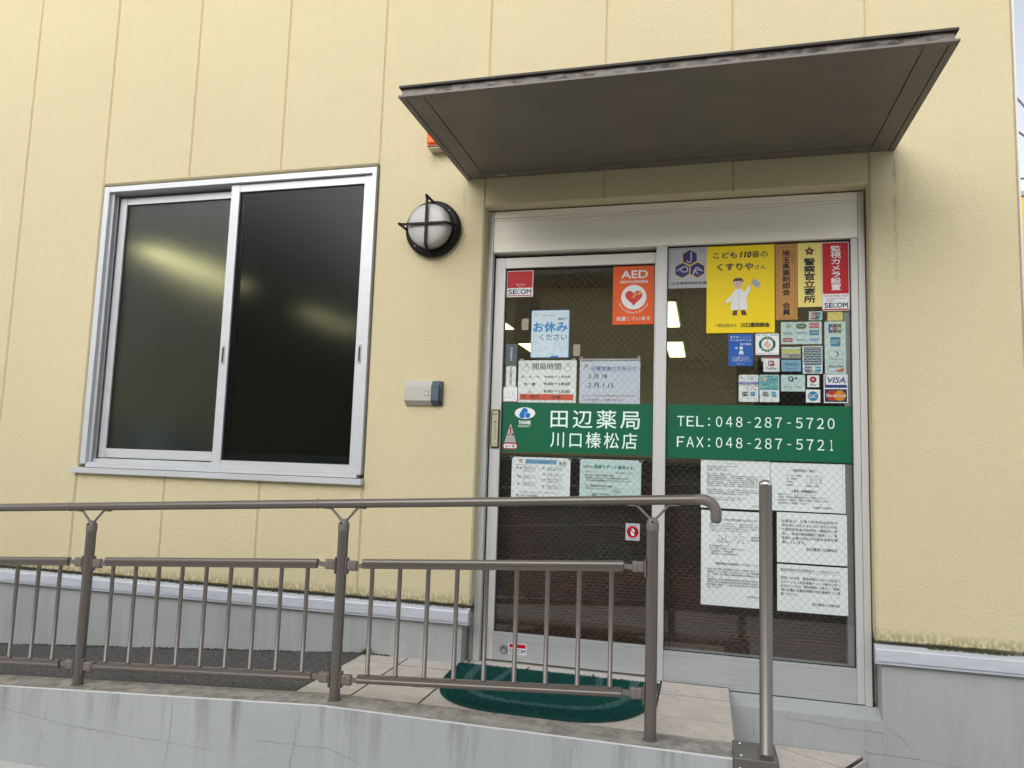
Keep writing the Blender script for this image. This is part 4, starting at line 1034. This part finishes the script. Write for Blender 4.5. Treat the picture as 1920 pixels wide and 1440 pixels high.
s.rect(0, 0, 1, .22, 'mint'); s.rect(0, .22, 1, .30, 'jcbg'); s.rect(0, .26, 1, .42, 'vyel'); s.rect(0, .46, 1, .56, 'vyel'); s.text('nanaco', .37, .66, .95, .92, 'greyd', .01)
s.done('card_sticker', 'small pale sticker with yellow stripes above the blue one')
s = Sheet(.341, .427, .506, .452, IRo, 'lightblue', .001)
s.text('WAON', .17, .26, .86, .50, 'secnavy', .005); s.line([(.20, .60), (.22, .69), (.35, .745), (.5, .76), (.65, .745), (.78, .69), (.80, .60)], 'secnavy', .0012)
s.done('card_sticker', 'small light blue sticker with a smile line under its word')
s = Sheet(.434, .520, .571, .441, IRo, 'paper', .004)
s.rect(.05, .03, .95, .67, 'wavec')
for j in range(7):
    for i in range(-1, 5):
        cx = .10+i*.24+(j % 2)*.12; cy = .10+j*.09
        for rr_, cc in ((.115, 'mint'), (.09, 'secnavy' if (i+j) % 3 else 'wavec'), (.06, 'mint'), (.035, 'wavec')):
            q = [(min(.95, max(.05, cx+rr_*math.cos(t_/8*math.pi))), min(.67, max(.03, cy-.45*rr_*math.sin(t_/8*math.pi)))) for t_ in range(9)]
            if cx-rr_ < .95 and cx+rr_ > .05: s.poly(q, cc)
jcb(s, .10, .75, .45, .93); amex(s, .60, .755, .88, .92)
s.done('card_sticker', 'white-edged sticker with a dark blue wave pattern above two card logos')
s = Sheet(.261, .333, .522, .450, IRo, 'paper', .003); s.rect(0, 0, 1, .13, 'redt', .002); s.rect(-.11, .08, .03, .32, 'white')
s.rect(.31, .27, .67, .62, 'redt', .003); s.text('P', .38, .34, .60, .56, 'white', .02); s.text('PayPay', .20, .70, .82, .87, 'greyd', .015)
s.done('card_sticker', 'small white square payment sticker with a pink P mark under the thumb sticker')
s = Sheet(.104, .214, .629, .477, YR, 'blue', .005)
s.text('まちの', .07, .055, .42, .13, 'white', .015); s.line([(.46, .10), (.93, .10)], 'white', .0008); s.text('クールオアシス', .06, .155, .94, .225, 'white', .02); s.text('協力施設', .48, .28, .94, .35, 'white', .02); s.text('コール', .06, .25, .40, .31, 'secnavy', .02)
s.ell(.33, .44, .06, 'lightblue'); s.ell(.52, .44, .075, 'pale'); s.poly([(.42, .62), (.46, .52), (.58, .52), (.63, .62)], 'pale'); s.rect(.44, .63, .50, .655, 'pale'); s.rect(.54, .63, .60, .655, 'pale'); 
s.lines(['涼しい場所でひと休み', '水分補給もお忘れなく。', '熱中症を予防しましょう'], .16, .70, .90, .87, 'white', .005); s.text('埼玉県・川口市', .35, .92, .66, .955, 'white')
s.done('cool_spot_sticker', 'blue sticker with white lettering and a small pale figure just under the yellow poster')
s = Sheet(.226, .330, .630, .529, YR, 'white', .004)
s.text('薬局で相談に、健康検査', .04, .04, .96, .11, 'dgreen', .015); s.ell(.5, .50, .36, 'green'); s.ell(.5, .50, .245, 'white')
s.arc_text('検体測定室', .5, .50, .030, 140, 40, .011, 'white', .02); s.arc_text('連携協議会', .5, .50, .038, 220, 320, .011, 'white', .02)
s.poly([(.36, .62), (.32, .52), (.36, .43), (.44, .39), (.47, .32), (.46, .26), (.52, .25), (.56, .33), (.56, .42), (.65, .46), (.68, .55), (.64, .66), (.52, .70)], 'skin')
s.line([(.44, .39), (.52, .46), (.56, .42)], 'dkbrown', .0009); s.line([(.36, .54), (.45, .50), (.52, .46)], 'dkbrown', .0008); s.line([(.38, .60), (.50, .57), (.56, .50)], 'dkbrown', .0008); s.line([(.45, .66), (.58, .60), (.64, .52)], 'dkbrown', .0008)
s.text('自己採血による、検査ができる所', .03, .91, .97, .955, 'greyd')
s.done('thumb_sticker', 'white square sticker with a thumbs-up hand inside a green ring')
s = Sheet(.151, .239, .436, .308, IRo, 'paper', .004)
for i in range(42):
    cx, cy = random.uniform(.08, .92), random.choice((random.uniform(.05, .22), random.uniform(.38, .58))); s.ell(cx, cy, random.uniform(.015, .035), random.choice(('silver', 'greyt', 'taupe', 'pale', 'skin')), None, 8)
s.rect(.01, .26, .99, .34, 'lav'); s.text('JCB CARD', .30, .275, .72, .32, 'white'); jcb(s, .18, .63, .46, .77); amex(s, .60, .63, .82, .77); s.text('QUICPay  Apple Pay', .18, .86, .82, .89, 'greyt')
s.done('card_sticker', 'white payment sticker with a lilac stripe and tiny grey drawings')
s = Sheet(.244, .331, .436, .308, IRo, 'paper', .004)
s.rect(.03, .02, .97, .56, 'teal')
for i in range(60): s.ell(random.uniform(.07, .93), random.uniform(.05, .53), random.uniform(.015, .05), random.choice(('teal', 'mint', 'tealt', 'mint', 'teal', 'lav')), None, 8)
for a in range(5): s.ell(.27+.07*math.cos(a*1.257), .16+.05*math.sin(a*1.257), .05, 'skin', None, 10)
jcb(s, .16, .63, .44, .77); amex(s, .60, .63, .82, .77); s.text('QUICPay  Apple Pay', .18, .86, .82, .89, 'greyt')
s.done('card_sticker', 'white payment sticker with a turquoise flower picture')
s = Sheet(.339, .444, .436, .359, IRo, 'mint', .002)
s.ell(.41, .25, .115, 'navy'); s.ell(.41, .25, .065, 'mint'); s.poly([(.42, .27), (.47, .24), (.53, .42), (.48, .40)], 'navy'); s.text('+', .56, .13, .69, .33, 'navy', .02); s.text('QUICPay Accepted', .25, .45, .72, .48, 'greyt')
s.frame(.12, .60, .44, .88, 'greyt', .0007); s.ell(.19, .74, .03, 'black'); s.text('Pay', .24, .68, .39, .81, 'black', .01); s.text('G Pay', .57, .68, .85, .80, 'greyt', .005)
s.done('card_sticker', 'pale sticker with a navy ring and plus sign above two small pay marks')
s = Sheet(.453, .505, .434, .379, IRo, 'paper', .002); s.ell(.5, .36, .28, 'red'); s.text('R', .40, .25, .62, .47, 'white', .01); s.text('Edy', .25, .70, .77, .92, 'greyd')
s.done('card_sticker', 'small white sticker with a dark red disc lettered R')
s = Sheet(.447, .509, .368, .308, IRo, 'paper', .002); s.ell(.5, .51, .36, 'ucb'); s.text('UC', .26, .36, .76, .66, 'white', .03)
s.done('card_sticker', 'small white sticker with a bright blue disc lettered UC')
s = Sheet(.524, .626, .439, .307, IRo, 'paper', .001)
s.rect(.04, .03, .08, .40, 'visab'); s.rect(.04, .37, .96, .47, 'visab'); s.text('VISA', .16, .11, .90, .30, 'visab', .02, shear=.2); s.poly([(.16, .11), (.22, .11), (.26, .18)], 'gold')
s.rect(.04, .52, .96, .96, 'secnavy'); s.ell(.34, .74, .24, 'mcr'); s.ell(.66, .74, .24, 'mco'); s.text('MasterCard', .10, .69, .92, .79, 'white', .02, shear=.15)
s.done('card_sticker', 'white sticker with a blue four-letter card logo above red and orange overlapping discs')

# --- documents on the lower right glass
s = Sheet(-.020, .289, .032, -.192, IRo, 'paper')
s.text('お 知 ら せ', .38, .055, .52, .085, 'greyd')
rr_ = ['当薬局は厚生労働大臣が定める基準による調剤を行っている保険薬局です。', '調剤管理料及び服薬管理指導料について', '患者様の薬歴を作成し、薬の重複・飲み合わせを確認しています。', '', '調剤基本料１　　連携強化加算　　地域支援体制加算１を算定しています。', '後発医薬品調剤体制加算３　　在宅薬学総合体制加算１を算定しています。',
       '医療ＤＸ推進体制整備加算：オンライン資格確認による情報を活用しています。', '夜間・休日等加算：平日十九時以降、土曜十三時以降および日曜祝日に算定します。', '長期収載品の選定療養について、後発医薬品がある場合は特別の料金がかかります。', '保険外負担：患者様の希望に基づく内服薬の一包化、配送料などは実費となります。', '個人情報は法令に従って適切に取り扱い、利用目的以外には使用しません。', '',
       '明細書は無料で発行しています。発行を希望されない方はお申し出ください。', '当薬局は生活保護法、労災保険、自立支援医療の指定薬局です。', '介護保険の居宅療養管理指導を行っています。', '', '薬剤師がご自宅へお伺いすることもできます。ご相談ください。', 'ご不明な点は薬剤師までお気軽にお尋ねください。']
s.lines(rr_, .09, .105, .93, .84, 'greyt', 0, [.55, .34, .40, 1, .46, .97, .99, .98, .97, .95, .93, 1, .98, .98, .75, 1, .70, .6]); s.text('田辺薬局 川口榛松店', .76, .915, .92, .95, 'greyt')
s.done('dense_notice', 'sheet of dense tiny print at the top left of the paper group', 'notice')
s = Sheet(.291, .610, .029, -.190, IRo, 'paper'); s.line([(.965, 0), (.965, 1)], 'silver', .001)
s.text('＜開局時間のご案内＞', .28, .125, .63, .185, 'greyd', .01)
s.lines(['月・火・木曜日', '水・金曜日', '土曜日', '休業日'], .22, .23, .42, .49, 'greyt', .004, [1, .70, .42, .42]); s.lines(['９：００～１９：００', '９：００～１８：００', '９：００～１３：００', '日曜日・祝日'], .48, .24, .69, .50, 'greyt', .004, [1, 1, 1, .82])
s.text('＜緊急・夜間連絡先＞', .28, .555, .62, .61, 'greyd', .01)
s.lines(['電話０４８－２８７－５７２０', '＜夜間・休日等の開局時間外における調剤について＞', '患者様からのご相談等は、時間外でも電話にて受け付けています。', 'お気軽にご連絡ください。'], .10, .625, .80, .86, 'greyt', .004, [.72, .93, .99, .6]); s.text('田辺薬局 川口榛松店', .57, .885, .82, .93, 'greyt', .004)
s.done('hours_guide_notice', 'sheet with two bracketed headings at the top right of the paper group', 'notice')
s = Sheet(-.017, .298, -.203, -.635, IRo, 'paper')
s.text('＜休日等加算のお知らせ＞', .30, .080, .83, .108, 'greyd', .006)
s.lines(['夜間・休日等における調剤について、健康保険法の規定により、次の', '時間帯において受付けた場合には、調剤基本料に夜間・休日等加算を', '算定いたします。患者様の自己負担割合に応じたご負担となります。', 'ご理解のほどよろしくお願い申し上げます。'], .12, .125, .92, .225, 'greyt', .003, [.96, 1, 1, .7])
s.text('記', .53, .235, .555, .25, 'greyd'); s.lines(['平　　日　　１９：００　～　閉局時間', '土 曜 日　　１３：００　～　閉局時間', '日曜・祝日　　終　日'], .24, .255, .84, .34, 'greyt', .003, [1, 1, .62])
s.lines(['● 休日等加算について', '休日及び夜間（一部時間帯）は、加算の対象となります。', '・休日加算　・深夜加算', '・夜間加算（一部受付時間あり）'], .12, .36, .66, .47, 'greyt', .003, [.5, .95, .62, .76])
s.text('開局時間外の抗原検査キット対応について', .21, .545, .80, .572, 'greyd', .004)
t1 = ['　夜間・休日等、開局時間外における新型コロナウィルス抗', '原検査キットの販売に伴う対応については「開局時間のご案', '内」「薬袋」等に記載の当薬局時間外対応連絡先へご連絡くだ', 'さい。', '　当薬局は、災害や新興感染症等の発生時に対応するために', '地区の行政や薬剤師会等の研修会へ積極的に参加し、地域の', '関係機関と連携して、緊急時に必要な対応が可能な体制を確', '保しています。']
s.lines(t1, .09, .605, .93, .82, 'greyd', .003, [1, 1, 1, .1, 1, 1, 1, .25]); s.text('田辺薬局川口榛松店', .66, .875, .92, .895, 'greyd', .003)
s.done('holiday_fee_notice', 'tall sheet of small print at the lower left of the paper group', 'notice')
s = Sheet(.318, .614, -.196, -.421, IRo, 'paper')
s.lines(['　当薬局は、災害や新興感染症等の', '発生時に対応するために地区の行政', 'や薬剤師会等の研修会へ積極的に参', '加し、地域の関係機関と連携して、緊', '急時に必要な対応が可能な体制を確', '保しています。'], .07, .13, .865, .635, 'greyd', .004, [1, 1, 1, 1, 1, .44]); s.text('田辺薬局川口榛松店', .42, .68, .865, .745, 'greyd', .004)
s.done('readiness_notice', 'sheet with six lines of larger print in the middle right of the paper group', 'notice')
s = Sheet(.318, .614, -.429, -.637, IRo, 'paper')
s.text('開局時間外の抗原検査キット対応について', .055, .085, .885, .145, 'greyd', .006); s.line([(.05, .165), (.89, .165)], 'greyt', .0008)
s.lines(['　夜間・休日等、開局時間外における新型コ', 'ロナウィルス抗原検査キットの販売に伴う', '対応については「開局時間のご案内」「薬袋」', '等に記載の当薬局時間外対応連絡先へご連', '絡ください。'], .055, .245, .895, .67, 'greyd', .004, [1, 1, 1, 1, .28]); s.text('田辺薬局川口榛松店', .50, .78, .885, .84, 'greyd', .004)
s.done('test_kit_notice', 'sheet with an underlined heading at the lower right of the paper group', 'notice')

# ------------------------------------------------------------ weed by the foundation
lf = mat('weed_leaf', (.05, .11, .03), .7)
b = MB(); ox, oy, oz = -1.62, -.028, -.986
for i in range(46):
    a = random.uniform(0, 6.28); l = random.uniform(.012, .034); e_ = random.uniform(.3, 1.2); bx_, by_ = ox+random.uniform(-.014, .014), oy+random.uniform(-.008, .008); hz_ = random.uniform(0, .022)
    d = Vector((math.cos(a)*math.cos(e_), math.sin(a)*math.cos(e_)*.6, math.sin(e_))); p0 = Vector((bx_, by_, oz+hz_)); p1 = p0+d*l; sd = Vector((-math.sin(a), math.cos(a), 0))*l*.22; pm_ = p0+d*l*.55+Vector((0, 0, .002))
    b.add([p0, pm_-sd, p1, pm_+sd], [(0, 1, 2, 3)], lf)
tag(b.build('weed', fix=False), 'tiny green weed growing at the foot of the grey foundation by the first tile', 'weed')
# dirt line at the foot of the foundation
b = MB()
for i in range(2200):
    x = random.uniform(-4.4, -1.5); s_ = random.uniform(.001, .005); y = random.uniform(-.014, -.003); zz = rz(x)+.001
    if math.sin(x*7)+math.sin(x*17) < random.uniform(-2.2, .6): continue
    b.add([(x-s_, y, zz), (x+s_, y-s_, zz), (x, y+.002, zz+s_*random.uniform(.8, 2.2))], [(0, 1, 2)], moss if random.random() < .5 else mat('dark_soil', (.03, .028, .024), 1))
o = b.build('soil_line', fix=False); o['kind'] = 'stuff'

# ------------------------------------------------------------ interior
ceilm = mat('ceiling_board', (.80, .78, .70), .9); floorm = mat('interior_floor', (.22, .15, .11), .4)
b = MB(); b.box(-5.78, 1.175, .165, 8.18, -1.1, -.985, floorm); struct(b.build('interior_floor'))
b = MB(); b.box(-5.78, 1.175, .165, 8.18, 1.43, 1.5, ceilm); struct(b.build('ceiling'))
b = MB(); b.box(-5.775, 1.174, 4.4*0+7.6, 7.7, -.98, 1.428, inner); b.box(1.12, 1.173, .17, 7.6, -.98, 1.428, inner); b.box(-5.775, -5.7, .17, 7.6, -.98, 1.428, inner); struct(b.build('interior_wall'))
tube_m = mat('lit_ceiling_panel', (1, .92, .44), .5, emit=2.3)
first = None
for i, (x, y, lb) in enumerate(((-.355, 3.48, 'upper lit ceiling light at the left edge of the fixed glass'), (-.355, 5.62, 'lower lit ceiling light at the left edge of the fixed glass'),
                                (-2.10, 3.48, 'lit ceiling light at the left edge of the sliding door'), (-2.10, 5.62, 'lit ceiling light partly behind the white and blue rest poster'),
                                (-3.85, 3.48, 'lit ceiling light glowing through the frosted window, nearer one'), (-3.85, 5.62, 'lit ceiling light glowing through the frosted window, farther one'),
                                (-3.85, 1.34, 'lit ceiling light glowing brightest through the frosted window'))):
    t_ = thing('ceiling_light', lb, 'ceiling light', (x, y, 1.42), 'ceiling lights inside the shop')
    b = MB(); b.box(x-.115, x+.115, y-.60, y+.60, 1.408, 1.4295, mat('fitting_white', (.7, .7, .68), .5)); b.build('housing', t_)
    b = MB(); b.box(x-.095, x+.095, y-.58, y+.58, 1.400, 1.4075, tube_m); b.build('diffuser', t_)
# counter, shelves and a dark cabinet, dim behind the glass
wood = mat('dark_red_wood', (.12, .045, .03), .5); grey = mat('grey_laminate', (.25, .25, .25), .5)
CT = thing('reception_counter', 'dark wooden reception counter dim inside the shop', 'counter', (-1.0, 4.6, -.98))
b = MB(); b.bbox(-2.6, .3, 4.4, 4.45, -.985, .0, wood, .004); b.build('front_board', CT)
b = MB(); b.bbox(-2.65, .35, 4.35, 4.95, .0, .035, grey, .004); b.build('counter_top', CT)
CB = thing('dark_cabinet', 'tall dark cabinet inside the shop at the right of the fixed glass', 'cabinet', (.75, 3, -.98))
b = MB(); b.bbox(.40, 1.1, 2.6, 3.1, -.985, .95, mat('cabinet_dark', (.05, .035, .03), .5), .004); b.build('carcass', CB)
for k in range(4):
    b = MB(); b.bbox(.42, 1.08, 2.585, 2.599, -.95+k*.47, -.51+k*.47, mat('cabinet_drawer', (.07, .045, .035), .5), .003); b.build('drawer', CB)
BN = thing('waiting_bench', 'dark red waiting bench low inside the shop', 'bench', (-.3, 2.6, -.98))
b = MB(); b.bbox(-.9, .3, 2.3, 2.75, -.62, -.53, mat('red_vinyl', (.16, .03, .025), .4), .02); b.build('seat', BN)
b = MB(); b.bbox(-.9, .3, 2.72, 2.80, -.50, -.18, mat('red_vinyl', (.16, .03, .025), .4), .02); b.build('backrest', BN)
for x in (-.8, .2):
    b = MB(); b.bbox(x-.02, x+.02, 2.35, 2.72, -.985, -.62, darkalu, .002); b.build('leg', BN)
tag((lambda b_: (b_.box(-3.9, -3.3, .5, .9, -.985, .12, mat('pale_cyan_box', (.35, .5, .5), .5)), b_.box(-3.9, -3.3, .498, .9, .121, .17, mat('pale_grey_lid', (.5, .52, .52), .5)), b_.build('storage_unit'))[-1])(MB()), 'pale storage unit blurred behind the lower left of the frosted window', 'storage unit')

# dark slatted screen hanging behind the lower glass; wavy slats leave short broken gaps
slm = mat('screen_slat', (.075, .068, .06), .6)
L(slm, mix(slm, ramp(slm, noise(slm, 2.6, 3), [(.40, 0), (.62, 1)]), (.030, .030, .027), (.045, .022, .018)), P(slm).inputs['Base Color'])
slr = mat('screen_slat_reddish', (.060, .020, .014), .6)
SC = thing('slatted_screen', 'dark slatted screen hanging inside behind the lower door glass', 'screen', (-.2, .22, -.4))
b = MB(); zk = .018; pitch = .0152; row = 0
while zk > -.90:
    xk = -1.06; top = []; bot = []; ph = random.uniform(0, 6.28); ph2 = random.uniform(0, 6.28)
    while xk < .70:
        g1 = .0024+.0020*math.sin(xk*2*math.pi/.034+row*math.pi)+.0006*math.sin(xk*61+ph)
        g2 = .0024+.0020*math.sin(xk*2*math.pi/.034+(row+1)*math.pi)+.0006*math.sin(xk*61+ph2)
        top.append((xk, zk-max(0, g1)*.9)); bot.append((xk, zk-pitch+max(0, g2)*.25)); xk += .0085
    n_ = len(top)
    b.add([(x, .220, z) for x, z in top]+[(x, .222, z) for x, z in bot], [(i, i+1, n_+i+1, n_+i) for i in range(n_-1)], slr if (zk < -.50 and (row*7) % 5 != 0) else slm)
    zk -= pitch; row += 1
o = b.build('slats', SC, fix=False); o['kind'] = 'stuff'
b = MB(); b.bbox(-1.07, .71, .215, .235, .019, .034, darkalu, .002); b.build('head_rail', SC)
b = MB(); b.bbox(-1.07, .71, .215, .230, -.925, -.902, darkalu, .002); b.build('bottom_rail', SC)

# ------------------------------------------------------------ across the street (seen mirrored in the glass)
OH = thing('opposite_house', 'beige boarded house across the street, mirrored in the door glass', 'house', (1, -9, -1.37))
sidm = mat('beige_siding', (.80, .70, .42), .8)
yb = -9.3
for k in range(10):
    z0_ = -1.37+k*.455
    for (xa_, xb_) in ((-4.4, -.42), (-.41, 3.3), (3.31, 6.8)):
        if k < 7 and xa_ == -.41:
            b = MB(); b.bbox(-.41, .50, yb-.03, yb, z0_, z0_+.447, sidm, .004); b.build('siding_board', OH)
            b = MB(); b.bbox(2.6, 3.3, yb-.03, yb, z0_, z0_+.447, sidm, .004); b.build('siding_board', OH)
        else:
            b = MB(); b.bbox(xa_, xb_, yb-.03, yb, z0_, z0_+.447, sidm, .004); b.build('siding_board', OH)
b = MB(); b.box(-4.4, 6.8, yb-5, yb-.031, -1.37, 3.15, mat('house_core', (.12, .11, .08), .9)); b.build('wall', OH)
b = MB(); b.box(-4.7, 7.1, yb-5.3, yb+.45, 3.19, 3.33, mat('eaves_dark', (.06, .055, .05), .6)); b.build('eaves', OH)
b = MB(); b.add([(-4.7, yb-5.3, 3.33), (7.1, yb-5.3, 3.33), (7.1, yb+.45, 3.33), (-4.7, yb+.45, 3.33), (-4.7, yb-2.4, 4.9), (7.1, yb-2.4, 4.9)], [(3, 2, 5, 4), (0, 4, 5, 1), (0, 3, 4), (1, 5, 2)], mat('roof_slate', (.07, .07, .075), .7)); b.build('roof', OH)
wd_ = MB(); wd_.bbox(-3.42, -2.98, yb, yb+.05, 1.85, 2.95, mat('house_window_frame', (.04, .04, .04), .5), .004); wo_ = wd_.build('window', OH)
b = MB(); b.box(-3.38, -3.02, yb+.0505, yb+.054, 1.9, 2.9, mat('house_window_glass', (.25, .27, .28), .15)); b.build('pane', wo_)
b = MB()
for k in range(-3, 12):
    b.tube([(-3.38, yb+.08, 1.9+k*.12), (-3.02, yb+.08, 2.1+k*.12)], .006, black, 6); b.tube([(-3.38, yb+.08, 2.1+k*.12-.02), (-3.02, yb+.08, 1.88+k*.12)], .006, black, 6)
b.build('window_grille', wo_)
g_ = MB()
g_.box(.52, 2.58, yb-.35, yb-.33, -1.36, 1.81, mat('garage_dark', (.035, .028, .024), .6)); gar = g_.build('garage_recess', OH)
# louvred fence
FN = thing('louvre_fence', 'dark brown slatted fence across the street, mirrored in the lower door glass', 'fence', (0, -8, -1.37))
fm = mat('fence_brown', (.20, .17, .14), .5)
for k in range(27):
    zc = -1.335+k*.0535
    b = MB(); b.hexa([(-6.5, -8.0, zc-.018), (6.5, -8.0, zc-.018), (6.5, -8.012, zc-.02), (-6.5, -8.012, zc-.02), (-6.5, -8.012, zc+.020), (6.5, -8.012, zc+.020), (6.5, -8.024, zc+.018), (-6.5, -8.024, zc+.018)], fm); b.build('slat', FN)
for k in range(8):
    x = -6.5+k*1.857
    b = MB(); b.bbox(x-.03, x+.03, -8.11, -8.05, -1.37, .08, fm, .003); b.build('fence_post', FN)
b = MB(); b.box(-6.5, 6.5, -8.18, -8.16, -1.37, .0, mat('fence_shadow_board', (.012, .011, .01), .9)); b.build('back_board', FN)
# gabled house to the left, sky between
GH = thing('gabled_house', 'dark gabled house across the street, mirrored in the frosted window', 'house', (-9, -10, -1.37))
b = MB(); b.poly_xz([(-14, -1.37), (-6.0, -1.37), (-6.0, 2.6), (-8.4, 5.2), (-14, 5.4)], -15, -9.6, mat('dark_render', (.14, .13, .125), .9)); b.build('wall', GH)
b = MB(); b.poly_xz([(-14.2, 5.4), (-8.4, 5.2), (-5.6, 2.3), (-5.6, 2.45), (-8.35, 5.38), (-14.2, 5.6)], -15.2, -9.3, mat('roof_slate', (.07, .07, .075), .7)); b.build('roof', GH)

# ------------------------------------------------------------ what shows past the right corner
for zc_, sl_, lb in ((4.93, -1.5, 'upper overhead cable slanting past the right corner of the building'), (4.47, -.9, 'middle overhead cable slanting past the right corner of the building'), (3.84, 0, 'level overhead cable past the right corner of the building')):
    b = MB(); b.tube([(3.93+d_, 7.0+k_*.02, zc_+sl_*d_) for k_, d_ in enumerate((-1.6, -.8, 0, .8, 1.6))], .013, mat('cable_grey', (.12, .12, .13), .6), 8)
    tag(b.build('overhead_cable'), lb, 'cable', 'overhead cables')
SG = thing('yellow_signboard', 'yellow and red shop signboard just visible past the right corner of the building', 'signboard', (5.2, 9, -1.37))
b = MB(); b.bbox(4.0, 6.6, 9.0, 9.25, 2.3, 4.27, mat('sign_yellow', (.65, .42, .03), .5), .01); b.build('upper_board', SG)
b = MB(); b.bbox(4.0, 6.6, 9.0, 9.25, .3, 2.28, mat('sign_red', (.35, .02, .02), .5), .01); b.build('lower_board', SG)
for x in (4.2, 6.4):
    b = MB(); b.bbox(x-.06, x+.06, 9.26, 9.36, -1.37, 4.3, darkalu, .004); b.build('sign_post', SG)
b = MB(); b.bbox(3.96, 6.64, 8.97, 9.28, 4.272, 4.35, darkalu, .004); b.build('top_rail', SG)
